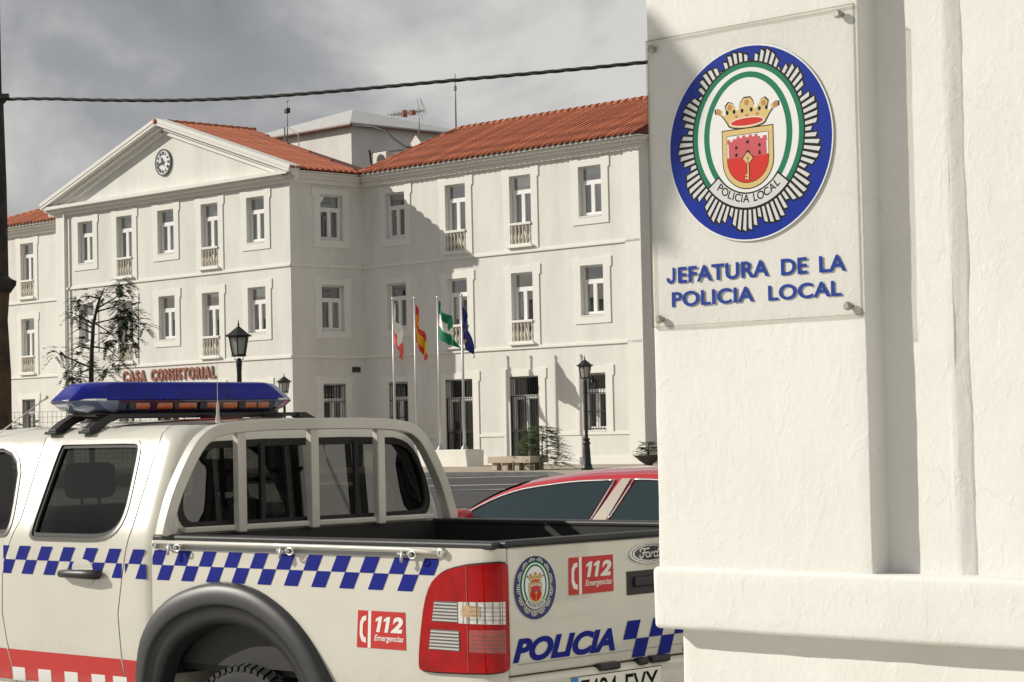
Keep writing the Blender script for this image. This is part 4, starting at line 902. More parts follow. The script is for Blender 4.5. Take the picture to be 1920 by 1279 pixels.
for sg in (0,1):
    mb=MB(); panel(mb,bp,[],bed,.06,.04,0)
    if sg: mir(mb)
    BS=part('bed_side',mb,WPAINT,TK,True,50,fix=False)
    if not sg: BSL=BS
    # flare
    O=[(-2.145,.60),(-2.140,.70),(-2.122,.848),(-2.0,.990),(-1.855,1.062),(-1.645,1.110),(-1.508,1.114),(-1.342,1.09),(-1.149,1.0),(-1.025,.90),(-.949,.80),(-.904,.741),(-.86,.66),(-.84,.60)]
    I=[(-2.0,.60),(-1.985,.67),(-1.93,.792),(-1.82,.876),(-1.64,.935),(-1.47,.944),(-1.335,.915),(-1.205,.85),(-1.107,.769),(-1.083,.719),(-1.055,.66),(-1.04,.60)]
    def resamp(P,n):
        P=[Vector(p) for p in P]; L_=[0]
        for a,b in zip(P,P[1:]): L_.append(L_[-1]+(b-a).length)
        out=[]
        for i in range(n+1):
            t=L_[-1]*i/n; j=max(k for k in range(len(L_)) if L_[k]<=t+1e-9); j=min(j,len(P)-2); out.append(P[j].lerp(P[j+1],(t-L_[j])/(L_[j+1]-L_[j])))
        return out
    def cat(P,n):  # smooth
        q=resamp(P,n)
        for _ in range(3): q=[q[0]]+[(q[i-1]+q[i]*2+q[i+1])/4 for i in range(1,len(q)-1)]+[q[-1]]
        return q
    A=cat(O,36);B=cat(I,36); rows=[(0,.012),(.02,-.010),(.06,-.024),(.14,-.035),(.30,-.042),(.48,-.044),(.545,-.042),(.58,-.034),(.62,-.028),(.8,-.020),(1.0,-.014),(1.03,.0),(1.06,.06)]
    mb=MB(); mb.grid(lambda a,b:(lambda k:(lambda p:(p.x,rows[k][1],p.y))(A[int(round(a*36))].lerp(B[int(round(a*36))],rows[k][0])))(int(round(b*(len(rows)-1)))),36,len(rows)-1)
    if sg: mir(mb)
    part('wheel_flare',mb,DGREY,TK,True,70)
    # wheel house
    mb=MB(); mb.grid(lambda a,b:(-1.50+.60*math.cos(PI*(1.06-1.12*a)),.01+.50*b,.40+.56*math.sin(PI*(1.06-1.12*a))),20,4)
    mb.grid(lambda a,b:(-1.50+.60*b*math.cos(PI*(1.06-1.12*a)),.51,.40+.56*b*math.sin(PI*(1.06-1.12*a))),20,3)
    mb.box(-2.1,-.85,.50,.515,.2,.75)
    if sg: mir(mb)
    part('wheel_house',mb,mat('muddy_liner',(.007,.0055,.004),.95,var=.5,vscale=7,bump=.5,bscale=25),TK,True,50)
    # rail cap
    mb=MB(); mb.bbox(-2.04,-.02,.005,.11,1.268,1.296,.01)
    if sg: mir(mb)
    part('bed_rail_cap',mb,BLKP,TK)
LINER=mat('bed_liner',(.014,.014,.014),.55,bump=.3,bscale=120,bdist=.002)
mb=MB(); mb.box(-2.03,-.05,.08,.11,.75,1.27).box(-2.03,-.05,1.66,1.69,.75,1.27).box(-2.03,-1.985,.11,1.66,.75,1.285).box(-.06,-.045,.11,1.66,.75,1.27).box(-2.0,-.06,.11,1.66,.72,.75)
for k in range(14): mb.box(-2.0,-.06,.2+k*.1,.24+k*.1,.75,.762)
mb.bbox(-1.95,-1.05,.11,.3,.75,1.0,.06).bbox(-1.95,-1.05,1.47,1.66,.75,1.0,.06)
part('bed_liner',mb,LINER,TK)
mb=MB(); mb.box(-1.99,-1.975,.02,1.75,.70,1.288); part('bed_front_panel',mb,LINER,TK)
# tailgate
def tg(d,z,off=0): return (off+(.006 if z>1.24 else 0)*0,d,z)
mb=MB(); mb.bbox(-.05,.0,.062,1.708,.80,1.277,.012); TG=part('tailgate',mb,WPAINT,TK,True,30)
mb=MB(); mb.bbox(-.065,.012,.045,1.725,1.274,1.30,.01); part('tailgate_cap',mb,BLKP,TG,root=TK)
mb=MB(); mb.box(-.03,.001,.1,1.67,.838,.842); part('tailgate_crease',mb,SILV,TG,root=TK)
for d in (.058,1.712): mb=MB(); mb.box(-.05,-.012,d-.006,d+.006,.8,1.275); part('tailgate_gap',mb,RUB,TK)
mb=MB(); mb.bbox(.0,.006,.735,1.035,1.055,1.147,.004); part('tailgate_handle',mb,BLKP,TG,root=TK)
mb=MB(); mb.bbox(.004,.020,.77,1.0,1.085,1.125,.008); part('handle_grip',mb,BLKP,TG,root=TK)
# badge
BC=(.872,1.214)
def bd_(x,y,o): return (.001+o,BC[0]+x,BC[1]+y)
for nm,a,b,mt,o in (('badge_rim',.122,.040,CHR,.010),('badge_line',.113,.034,BLKP,.0108),('badge_ring',.110,.032,CHR,.0114),('badge_field',.098,.0275,mat('badge_blue',(.008,.010,.03),.3,coat=.5),.012)):
    mb=MB(); mb.prism(ell(0,0,a,b,40),bd_,0,o); part(nm,mb,mt,TG,True,40,root=TK)
mb=MB()
def stroke(pts,w):
    n=len(pts); 
    for i in range(n-1):
        p,q=Vector(pts[i]),Vector(pts[i+1]); t=(q-p); 
        if t.length<1e-6: continue
        t.normalize(); s_=Vector((-t.y,t.x)); a=w*.5
        mb.add([bd_(*(p-s_*a-t*a*.4),.0128),bd_(*(q-s_*a+t*a*.4),.0128),bd_(*(q+s_*a+t*a*.4),.0128),bd_(*(p+s_*a-t*a*.4),.0128)],[(0,1,2,3)])
def arc(cx,cy,a,b,t0,t1,n=10): return [(cx+a*math.cos(math.radians(t0+(t1-t0)*i/n)),cy+b*math.sin(math.radians(t0+(t1-t0)*i/n))) for i in range(n+1)]
stroke([(-.062,.006),(-.066,.013),(-.055,.019),(-.03,.017),(-.008,.019)],.0055); stroke([(-.036,.016),(-.040,.004),(-.046,-.010),(-.056,-.017),(-.068,-.014),(-.066,-.006)],.0065); stroke([(-.054,.001),(-.030,.003)],.0042)
stroke(arc(-.018,-.006,.011,.010,0,360,14),.0055); stroke([(.004,.003),(-.001,-.015)],.0055); stroke([(.001,-.004),(.010,.003),(.016,.001)],.005)
stroke(arc(.031,-.006,.011,.010,0,360,14),.0055); stroke([(.050,.019),(.041,-.006),(.046,-.015),(.055,-.012)],.0055)
part('badge_script',mb,LWHT,TG,root=TK,fix=False)
# tailgate stickers
def tgs(d,z,o=0): return (.0012+o,d,z)
def sticker112(par,fn,x0,x1,z0,z1,sl):
    """fn(a,z,off) ; sl = slant of left edge"""
    w=x1-x0;h=z1-z0; A=lambda s,t:(x0+sl*(1-t)*.0+s*w+sl*(.5-t)*(1-s),z0+t*h)
    mb=MB()
    for s0,s1 in ((0,.225),(.285,1)):
        p=[A(s0,0),A(s1,0),A(s1,1),A(s0,1)]; panel(mb,p,[],fn,.05,None,.0016)
    st=part('sticker_red',mb,LRED,par,root=TK,fix=False)
    mb=MB(); panel(mb,[A(.225,0),A(.285,0),A(.285,1),A(.225,1)],[],fn,.05,None,.0018); part('sticker_divider',mb,LWHT,par,root=TK,fix=False)
    mb=MB(); text_fit(mb,'2',lambda x,y:fn(*A(x,y),.0024),.70,.955,.44,.86,.05,.22)
    for x0_ in (.345,.515):
        one=[(.055,0),(.125,0),(.125,1),(.07,1),(0,.84),(0,.66),(.055,.73)]
        panel(mb,[A(x0_+p+.055*q,.44+.42*q) for p,q in one],[],fn,.05,None,.0024)
    part('sticker_number',mb,LWHT,par,root=TK,fix=False)
    mb=MB(); text_fit(mb,'Emergencias',lambda x,y:fn(*A(x,y),.0024),.36,.96,.21,.37,.012,.25,.95); part('sticker_word',mb,LWHT,par,root=TK,fix=False)
    mb=MB(); c=[]
    outer=[(.185,.87),(.10,.83),(.055,.68),(.055,.34),(.10,.17),(.19,.13)]; inner=[(.19,.27),(.145,.29),(.115,.40),(.115,.62),(.14,.72),(.185,.74)]
    panel(mb,[A(*p) for p in outer+inner],[],fn,.05,None,.0024); part('sticker_handset',mb,LWHT,par,root=TK,fix=False)
sticker112(TG,tgs,.395,.655,1.077,1.219,-.004)
mb=MB(); text_fit(mb,'POLICIA',lambda x,y:tgs(x,y,.0016),.075,.655,.848,.935,.045,.30,.98); part('police_lettering',mb,LBLUE,TG,root=TK,fix=False)
mb=MB()
for k in range(12):
    for r_ in (0,1):
        if (k+r_)%2: continue
        z0=.955-.072*(r_+1); z1=.955-.072*r_; f_=lambda z:(z-.811)*.42
        x=.675+k*.079; 
        if x+.12>1.70: continue
        mb.add([tgs(x+f_(z0),z0,.0018),tgs(x+.079+f_(z0),z0,.0018),tgs(x+.079+f_(z1),z1,.0018),tgs(x+f_(z1),z1,.0018)],[(0,1,2,3)])
# the slant runs the same way as on the side
part('check_stripe',mb,LBLUE,TG,root=TK,fix=False)
EB=MB(); EB.prism(ell(.2045,1.119,.119,.121,48),lambda p,q,h:tgs(p,q,h),0,.0006); EMT=part('emblem',EB,E_WHT,TG,root=TK)
emblem(EMT,lambda x,y,l:tgs(.2045+(x-CX)/.2335*.119,1.119+(y-CY)/.218*.121,.0007+l*.8),TK,mat('print_navy',(.02,.022,.14),.4))
# small lamps, plate, bumper
for d0,d1,z in ((.54,.66,.80),(.775,.83,.802),(.85,.965,.804)): mb=MB(); mb.bbox(-.02,.03,d0,d1,z-.022,z+.006,.008); part('plate_lamp',mb,BLKP,TK)
mb=MB(); mb.bbox(-.06,.02,.04,1.73,.56,.795,.03); BMP=part('rear_bumper',mb,WPAINT,TK,True,40)
mb=MB(); mb.bbox(.0,.19,-.02,1.79,.44,.56,.03); part('bumper_step',mb,BLKP,TK,True,40)
def pl(d,z,o=0): return (.026+o,d,z)
mb=MB(); mb.bbox(.018,.026,.362,.905,.648,.770,.003); LP=part('number_plate',mb,mat('plate_white',(.78,.77,.70),.35),TK)
mb=MB(); mb.add([pl(.366,.652,.0006),pl(.41,.652,.0006),pl(.41,.766,.0006),pl(.366,.766,.0006)],[(0,1,2,3)]); part('plate_band',mb,mat('plate_blue',(.02,.22,.55),.4),LP,root=TK,fix=False)
mb=MB(); text_fit(mb,'7494',lambda x,y:pl(x,y,.0007),.425,.635,.668,.754,.012); part('plate_digits',mb,E_BLK,LP,root=TK,fix=False)
mb=MB(); text_fit(mb,'FVY',lambda x,y:pl(x,y,.0007),.685,.885,.668,.754,.012); part('plate_letters',mb,E_BLK,LP,root=TK,fix=False)
mb=MB(); mb.box(.0265,.0268,.362,.905,.648,.651).box(.0265,.0268,.362,.905,.767,.770); part('plate_edge',mb,E_BLK,LP,root=TK)
# ---- tail lights
TLR=mat('tail_red',(.40,.0008,.002),.10,coat=.25,var=.35,vscale=9,spec=.2); TLC=mat('tail_clear',(.78,.76,.72),.12,.3,coat=1,var=.3,vscale=40); TLA=mat('tail_amber',(.55,.38,.20),.2,coat=1,var=.4,vscale=40); TLD=mat('tail_dark',(.12,.12,.12),.3); TLP=mat('tail_pinkred',(.40,.07,.06),.15,coat=.6,var=.3,vscale=30)
tlp=smoothpoly([(-.24,1.192),(-.12,1.214),(.0,1.222),(.010,1.20),(.010,1.0),(.010,.84),(.0,.826),(-.1,.812),(-.39,.806),(-.405,.82),(-.400,.88),(-.39,.95),(-.368,1.064),(-.335,1.135),(-.29,1.172)],1)
for sg in (0,1):
    def P2(name,poly,mt,off,par,th=None,sm=True):
        mb=MB(); panel(mb,poly,[],bed,.035,th,off)
        if sg: mir(mb)
        return part(name,mb,mt,par,sm,50,root=TK,fix=False)
    tl=P2('tail_light',tlp,TLR,.016,TK,.02)
    P2('light_seal',shrink(tlp,-.006),RUB,.004,tl,.005)
    P2('reverse_lens',[(-.325,.997),(-.185,.997),(-.185,1.074),(-.31,1.074)],TLD,.0175,tl); P2('indicator_lens',[(-.185,.995),(-.012,.995),(-.012,1.078),(-.185,1.074)],TLC,.0175,tl); P2('bulb',[(-.165,1.02),(-.10,1.02),(-.10,1.062),(-.165,1.062)],TLA,.0185,tl)
    P2('fog_lens',[(-.345,.891),(-.18,.891),(-.18,.968),(-.33,.968)],TLD,.0175,tl); P2('brake_lens',[(-.135,.889),(-.012,.889),(-.012,.975),(-.135,.972)],TLP,.0175,tl)
    for k in range(6):
        P2('reflector_slat',[(-.322+.002*k,1.000+k*.0125),(-.188,1.000+k*.0125),(-.188,1.0065+k*.0125),(-.320+.002*k,1.0065+k*.0125)],CHR,.0195,tl); P2('reflector_slat',[(-.342+.002*k,.894+k*.0125),(-.183,.894+k*.0125),(-.183,.9005+k*.0125),(-.340+.002*k,.9005+k*.0125)],CHR,.0195,tl)
    for k in range(7): P2('lens_rib',[(-.013-.0245*k,.996),(-.010-.0245*k,.996),(-.010-.0245*k,1.076),(-.013-.0245*k,1.076)],TLD,.0182,tl)
    for z in (1.01,1.025,1.04,1.055,.905,.92,.935,.95): P2('lens_rib',[(-.13,z),(-.014,z),(-.014,z+.002),(-.13,z+.002)],TLD,.0184,tl)
    P2('lens_line',[(-.142,.815),(-.139,.815),(-.139,1.21),(-.142,1.21)],TLP,.0178,tl)
# ---- side stripes, stickers
def clipx(poly,x,keep):
    out=[]
    for i,a in enumerate(poly):
        b=poly[(i+1)%len(poly)]; ia=(a[0]<=x)==keep; ib=(b[0]<=x)==keep
        if ia: out.append(a)
        if ia!=ib: t=(x-a[0])/(b[0]-a[0]); out.append((x,a[1]+t*(b[1]-a[1])))
    return out
def checks(fn,u0,pitch,n,zt,zm,zb,w,sh,lo,hi,gap=None,extra=False):
    ps=[]
    for k in range(-1 if extra else 0,n):
        x=u0+k*pitch
        ps.append([(x,zt),(x+w,zt),(x+w-sh,zm),(x-sh,zm)]); x2=x-sh+w
        ps.append([(x2,zm),(x2+pitch-w,zm),(x2+pitch-w-sh,zb),(x2-sh,zb)])
    out=[]
    for p in ps:
        p=clipx(p,hi,True); p=clipx(p,lo,False) if p else p
        if not p or len(p)<3: continue
        if gap:
            for q in (clipx(p,gap-.012,True),clipx(p,gap+.012,False)):
                if len(q)>2: out.append(q)
        else: out.append(p)
    return out
def side_decal(name,polys,mt,fn,par,off=.0018,m=.05):
    mb=MB()
    for p in polys: panel(mb,p,[],fn,m,None,off)
    return part(name,mb,mt,par,True,root=TK,fix=False)
cd=checks(cab,-3.005,.1685,6,1.231,1.168,1.104,.084,.036,-3.135,-2.075,-2.235,True)
side_decal('check_stripe',[p for p in cd if max(q[0] for q in p)<=-2.246+.001],LBLUE,cab,RDO); side_decal('check_stripe',[p for p in cd if min(q[0] for q in p)>=-2.224-.001],LBLUE,cab,CABB)
cb=checks(bed,-2.012,.164,11,1.231,1.168,1.104,.082,.036,-2.03,-.30)
cb=[p for p in cb if not (max(q[0] for q in p)>-.33 and min(q[1] for q in p)<1.11 and min(q[0] for q in p)>-.40)]
side_decal('check_stripe',cb,LBLUE,bed,BSL)
redd=[(-3.118,.757),(-2.272,.752),(-2.24,.62),(-3.07,.62)]
side_decal('red_stripe',[redd],LRED,cab,RDO); side_decal('red_stripe',[[(-2.258,.752),(-2.125,.750),(-2.125,.62),(-2.228,.62)]],LRED,cab,CABB); side_decal('red_stripe',[[(-4.2,.765),(-3.128,.757),(-3.078,.62),(-4.17,.62)]],LRED,cab,FDO)
for dr,xs_ in ((RDO,(-3.085,-2.885,-2.685,-2.485,-2.33)),(FDO,(-4.1,-3.9,-3.7,-3.5,-3.3))):
    for x in xs_: side_decal('white_block',[[(x,.676),(x+.098,.676),(x+.098,.615),(x,.615)]],LWHT,cab,dr,.003)
sticker112(BSL,bed,-.753,-.485,.878,1.022,-.012)
# door handle
for dr,x0 in ((RDO,-2.53),(FDO,-3.40)):
    mb=MB(); panel(mb,smoothpoly([(x0-.075,1.06),(x0+.075,1.06),(x0+.085,1.12),(x0+.06,1.18),(x0-.06,1.18),(x0-.085,1.12)],2),[],cab,.03,None,.0025); part('handle_cup',mb,WPAINT,dr,True,root=TK,fix=False)
    mb=MB(); mb.tube([(x0-.145,-.004,1.112),(x0-.13,-.024,1.114),(x0-.05,-.036,1.117),(x0+.05,-.038,1.117),(x0+.13,-.028,1.116),(x0+.145,-.012,1.115)],[.012,.017,.019,.021,.022,.018],10); part('handle',mb,BLKP,dr,True,root=TK)
# ---- tie rail on the bed side
mb=MB(); mb.tube([(-2.0,-.004,1.262),(-1.985,-.022,1.266),(-1.2,-.024,1.266),(-.44,-.024,1.264),(-.34,-.020,1.256),(-.29,-.006,1.250)],.0095,8); RAIL=part('side_rail',mb,WPAINT,TK,True)
mb=MB(); panel(mb,[(-1.87,1.236),(-.46,1.236),(-.46,1.249),(-1.87,1.249)],[],bed,.1,None,.002); part('rail_groove',mb,SILV,RAIL,root=TK,fix=False)
for x in (-1.87,-1.155,-.455):
    mb=MB(); mb.bbox(x-.055,x+.05,-.022,.0,1.236,1.262,.009); h_=part('rail_bracket',mb,CHR,RAIL,True,40,root=TK)
    mb=MB(); mb.tube([(x+.045+.02*math.cos(t),-.03,1.244+.014*math.sin(t)) for t in [2*PI*k/12 for k in range(13)]],.004,6).tube([(x-.01,-.028,1.26),(x-.012,-.034,1.23),(x-.016,-.03,1.215)],.006,6); part('rail_hook',mb,STEEL,RAIL,True,root=TK)
    mb=MB(); mb.lathe([(0,0),(.009,0),(.009,.006),(0,.006)],10,M=Matrix.Translation((x+.045,-.022,1.246))@Matrix.Rotation(PI/2,4,'X')); part('bolt',mb,BLKP,RAIL,root=TK)
for x in (-2.0,-.275): mb=MB(); mb.lathe([(0,-.005),(.018,-.005),(.017,.012),(.008,.014),(.008,.010),(0,.010)],14,M=Matrix.Translation((x,-.005,1.255))@Matrix.Rotation(PI/2,4,'X')); part('rail_end',mb,STEEL,RAIL,True,40,root=TK)
# ---- hoop guard behind the rear window
HP=[(.0,1.29),(-.02,1.36),(-.065,1.48),(-.155,1.63),(-.215,1.70),(-.30,1.742),(-.52,1.758),(-.87,1.760)]
hp=[(-1.955,-n_,z) for n_,z in HP]; hp=hp+[(u,2*.872-d,z) for u,d,z in hp[::-1][1:]]
def chk(P,it=2):
    for _ in range(it):
        q=[P[0]]
        for a,b in zip(P,P[1:]): q+=[tuple(a[i]*.75+b[i]*.25 for i in range(3)),tuple(a[i]*.25+b[i]*.75 for i in range(3))]
        P=q+[P[-1]]
    return P
mb=MB(); w=.026; mb.sweep(chk(hp),[(-w,-.028),(w,-.028),(w,.028),(-w,.028)],(1,0,0)); HG=part('window_guard',mb,WPAINT,TK,True,40); bev(HG,.006)
for d in (.43,.86,1.275):
    mb=MB(); mb.bbox(-1.975,-1.935,d-.024,d+.024,1.288,1.74,.006); part('guard_bar',mb,WPAINT,HG,root=TK)
mb=MB(); mb.bbox(-1.99,-1.955,.12,1.64,1.296,1.322,.006); part('guard_sill',mb,WPAINT,HG,root=TK)
# ---- light bar
LB_U,LB_D=-2.85,.79
def oct_(k,zz):     # plan outline, k = inset at ends
    L_,H_=.67-k,.15-k*.25; c=.10
    return [(LB_U-H_,LB_D-L_+c,zz),(LB_U-H_,LB_D+L_-c,zz),(LB_U-H_*.5,LB_D+L_,zz),(LB_U+H_*.5,LB_D+L_,zz),(LB_U+H_,LB_D+L_-c,zz),(LB_U+H_,LB_D-L_+c,zz),(LB_U+H_*.5,LB_D-L_,zz),(LB_U-H_*.5,LB_D-L_,zz)]
def loft(loops):
    mb=MB(); n=8; v=[p for l in loops for p in l]; f=[(i*n+k,i*n+(k+1)%n,(i+1)*n+(k+1)%n,(i+1)*n+k) for i in range(len(loops)-1) for k in range(n)]+[tuple(range(n)),tuple((len(loops)-1)*n+k for k in range(n))]
    return mb.add(v,f)
BLENS=mat('blue_lens',(.004,.012,.30),.16,coat=.25,var=.4,vscale=5,spec=.25); CLENS=mat('clear_lens',(.17,.21,.34),.12,.15,coat=1,var=.35,vscale=18); DLENS=mat('dark_lens',(.016,.014,.05),.15,coat=1); AMB=mat('amber_module',(.50,.115,.012),.35,coat=.8,var=.35,vscale=25)
LB=part('light_bar',loft([oct_(.0,1.888),oct_(.02,1.905),oct_(.075,1.952),oct_(.11,1.968),oct_(.16,1.974)]),BLENS,TK,True,30); bev(LB,.006,2,20)
part('lower_lens',loft([oct_(.10,1.832),oct_(.05,1.85),oct_(.008,1.880),oct_(.004,1.887)]),DLENS,LB,True,30,root=TK)
def oend(k,zz,s,o):
    L_,H_=.67-k+o,.15-k*.25+o; c=.10; i0=.45 if s<0 else .50
    return [(LB_U-H_,LB_D+s*i0,zz),(LB_U-H_,LB_D+s*(L_-c),zz),(LB_U-H_*.5,LB_D+s*L_,zz),(LB_U+H_*.5,LB_D+s*L_,zz),(LB_U+H_,LB_D+s*(L_-c),zz),(LB_U+H_,LB_D+s*i0,zz),(LB_U+H_*.3,LB_D+s*i0,zz),(LB_U-H_*.3,LB_D+s*i0,zz)]
for s in (-1,1):
    part('end_lens',loft([oend(.098,1.834,s,.002),oend(.05,1.85,s,.003),oend(.008,1.880,s,.003),oend(.004,1.8865,s,.003)]),CLENS,LB,True,30,root=TK)
    mb=MB(); mb.tube([(LB_U+.05,LB_D+s*.675,1.888),(LB_U+.148,LB_D+s*.575,1.890),(LB_U+.151,LB_D+s*.52,1.890)],.005,5); part('lens_trim',mb,LWHT,LB,root=TK)
for d0,d1 in ((.44,.52),(.575,.655),(.70,.80),(.87,.94),(.97,1.05),(1.11,1.17),(1.19,1.25)):
    mb=MB(); mb.bbox(LB_U+.11,LB_U+.147,d0-.008,d1+.008,1.844,1.881,.010); part('amber_module',mb,AMB,LB,True,40,root=TK)
for d0,d1 in ((.40,.44),(.665,.69),(.82,.86),(1.06,1.10)): mb=MB(); mb.box(LB_U+.12,LB_U+.150,d0,d1,1.845,1.883); part('module_divider',mb,BLKP,LB,root=TK)
for d in (.62,1.0): mb=MB(); mb.box(LB_U-.151,LB_U+.1515,d-.006,d+.006,1.889,1.90); part('lens_joint',mb,BLKP,LB,root=TK)
mb=MB(); mb.bbox(LB_U-.11,LB_U+.11,LB_D-.55,LB_D+.55,1.815,1.834,.008); part('bar_base',mb,BLKP,LB,root=TK)
for u in (-2.98,-2.72):
    mb=MB(); mb.box(u-.018,u+.018,.32,1.45,1.806,1.824); part('cross_bar',mb,BLKP,TK)
    for s in (-1,1):
        mb=MB(); c=HWID; f_=lambda d:c+s*d
        v=[]
        for d,z in ((.55,1.824),(.55,1.800),(.60,1.785),(.66,1.748),(.715,1.742),(.72,1.756),(.665,1.795),(.60,1.824)): v.append((d,z))
        mb.prism(v,lambda p,q,h:(u+h,f_(p),q),-.03,.03); bev(part('rack_foot',mb,BLKP,TK),.004)
        mb=MB(); mb.bbox(u-.045,u+.045,min(f_(.65),f_(.73)),max(f_(.65),f_(.73)),1.736,1.75,.005); part('foot_pad',mb,RUB,TK)
mb=MB(); mb.lathe([(0,1.79),(.10,1.79),(.10,1.815),(.0,1.815)],16,-2.62,.88); mb.lathe([(0,1.79),(.05,1.79),(.06,1.82),(.0,1.82)],12,-2.62,1.2); part('siren',mb,BLKP,TK,True,40)
# antennas
q=(-2.33,.62); mb=MB(); mb.lathe([(0,1.785),(.012,1.785),(.010,1.80),(.007,1.815),(.0075,1.84),(.004,1.865),(.0016,1.88),(.0010,2.12),(0,2.14)],8,*q); part('roof_aerial',mb,mat('aerial_grey',(.45,.42,.36),.5),TK,True,40)
mb=MB(); mb.tube([(-3.95,.10,1.46),(-3.42,.18,1.75),(-3.127,.243,1.91)],[.004,.003,.003],5).tube([(-3.14,.24,1.903),(-3.12,.245,1.914)],.008,6); part('wing_aerial',mb,mat('aerial_pale',(.55,.53,.48),.5,.2),TK,True)
# ---- wheels
def wheel(par,c,R_,w,root=None,rim_m=None):
    mb=MB(); M=Matrix.Translation(c)
    mb.lathe([(R_*.58,-w*.42),(R_*.80,-w*.50),(R_*.93,-w*.47),(R_*.965,-w*.40),(R_*.965,w*.40),(R_*.93,w*.47),(R_*.80,w*.50),(R_*.58,w*.42)],48,axis='Y',M=M)
    t=part('wheel',mb,RUB,par,True,40,root=root)
    mb=MB()
    for i in range(56):
        a=2*PI*i/56
        for y0,y1,tw in ((-.49,-.30,.35),(-.27,-.06,-.3),(-.02,.2,.3),(.24,.49,-.35)):
            aa=a+(.5*2*PI/56 if y0 in(-.27,.24) else 0); v=[]
            for r in (R_*.95,R_):
                for y,k in ((y0,0),(y1,1)):
                    for e_ in (-.036,.036): an=aa+e_+tw*.06*(k-.5)*2; rr_=r*(1-.03*(abs(y)>.4)); v.append(M@Vector((rr_*math.cos(an),y*w,rr_*math.sin(an))))
            mb.add(v,[(4,5,7,6),(0,1,5,4),(2,6,7,3),(0,4,6,2),(1,3,7,5)])
    part('tread',mb,RUB,t,root=root)
    mb=MB(); mb.lathe([(R_*.60,-w*.40),(R_*.56,-w*.30),(R_*.50,-w*.16),(R_*.2,-w*.22),(0,-w*.24)],32,axis='Y',M=M)
    for i in range(6): a=PI/3*i; mb.tube([M@Vector((R_*.2*math.cos(a),-w*.26,R_*.2*math.sin(a))),M@Vector((R_*.55*math.cos(a),-w*.34,R_*.55*math.sin(a)))],.03,6)
    part('rim',mb,rim_m or SILV,t,True,40,root=root)
    mb=MB(); mb.lathe([(0,-w*.30),(.05,-w*.30),(.055,-w*.2)],16,axis='Y',M=M); part('hub_cap',mb,BLKP,t,True,root=root)
for u in (-1.50,-4.78): wheel(TK,(u,.155,.385),.385,.25)
for u in (-1.50,-4.78): wheel(TK,(u,1.615,.385),.385,.25)
# ================= RED CAR =================
p=at_y(1130,970,15.0); FC=wmat(TT,(p.x,p.y,0))
CAR=thing('red_saloon_car','red saloon car with dark windows parked beyond the police truck bed','car',FC,(0,.85,0))
CRED=mat('car_red_paint',(.50,.012,.022),.22,coat=1); CGL=mat('car_glass',(.012,.028,.034),.03,coat=.3,spec=.9); CPIL=mat('pillar_sun_reflection',(.17,.135,.10),.4,.1); CTR=mat('car_black_trim',(.02,.02,.02),.5)  # CPIL: tan colour stands in for sun reflected off a dark door pillar
CW=.86
roof=[(-2.75,.74),(-2.6,.84),(-2.2,.92),(-1.75,.985),(-1.55,1.06),(-1.42,1.15),(-1.2,1.28),(-.89,1.385),(-.39,1.44),(.19,1.455),(.7,1.43),(1.1,1.36),(1.45,1.22),(1.65,1.09),(1.95,1.05),(2.05,.95),(2.1,.75)]
def rz(u):
    for a,b in zip(roof,roof[1:]):
        if a[0]<=u<=b[0]: return a[1]+(b[1]-a[1])*(u-a[0])/(b[0]-a[0])
    return roof[0][1] if u<roof[0][0] else roof[-1][1]
def rzs(u): return sum(rz(u+k*.06) for k in (-2,-1,0,1,2))/5
BELT=1.075
def prof(u):
    """half section from roof centre to sill: (half width, z)"""
    zt=rzs(u); tp=1-.18*max(0,abs(u+.3)-1.6)**2
    gh=max(0,zt-BELT)                      # greenhouse height
    pts=[]
    bw=.86*max(.72,tp); bz=min(BELT,zt-.03)
    rw_=bw-.36*gh/.38*.55 if gh>.02 else bw-.06
    pts+=[(0,zt+.01),(rw_*.5,zt+.004),(rw_*.80,zt-.012),(rw_*.94,zt-.038 if gh>.1 else zt-.02)]
    t=[.25,.5,.75] 
    z1=zt-.055 if gh>.1 else zt-.03
    for k in (0,.25,.5,.75,1): pts.append((rw_+(bw-.015-rw_)*k,z1+(bz-.0-z1)*k if gh>.1 else z1-.002*k))
    pts+=[(bw,bz-.05 if gh>.1 else z1-.03),(bw+.012,.78),(bw+.012,.62),(bw-.01,.45),(bw-.03,.28),(bw-.10,.22)]
    return pts
us=[-2.75+4.85*i/60 for i in range(61)]
mb=MB(); secs=[prof(u) for u in us]; m_=len(secs[0])
v=[]
for u,sx in zip(us,secs): v+=[(u,.86-w,z) for w,z in sx[::-1]]+[(u,.86+w,z) for w,z in sx[1:]]
r_=2*m_-1
mb.add(v,[(i*r_+k,i*r_+k+1,(i+1)*r_+k+1,(i+1)*r_+k) for i in range(60) for k in range(r_-1)]+[tuple(range(r_)),tuple(60*r_+k for k in range(r_))])
part('body',mb,CRED,CAR,True,45)
def cside(u,t,off):     # t=0 belt, 1 window top
    sx=prof(u); a=sx[8];b=sx[4]; w=a[0]+(b[0]-a[0])*t; z=a[1]+(b[1]-a[1])*t; return (u,.86-w-off,z)
def cpoly(pts): return pts
def tz(u,z): sx=prof(u); a=sx[8];b=sx[4]; return (z-a[1])/max(.02,(b[1]-a[1]))
def cwin(name,poly,mt,off,par,mirror=False):
    mb=MB(); panel(mb,poly,[],lambda u,z,o:cside(u,tz(u,z),o),.05,None,off)
    if mirror: mb.v=[(x,1.72-y,z) for x,y,z in mb.v]
    return part(name,mb,mt,par,True,root=CAR,fix=False)
def wtop(u,k=.065): return rzs(u)-k
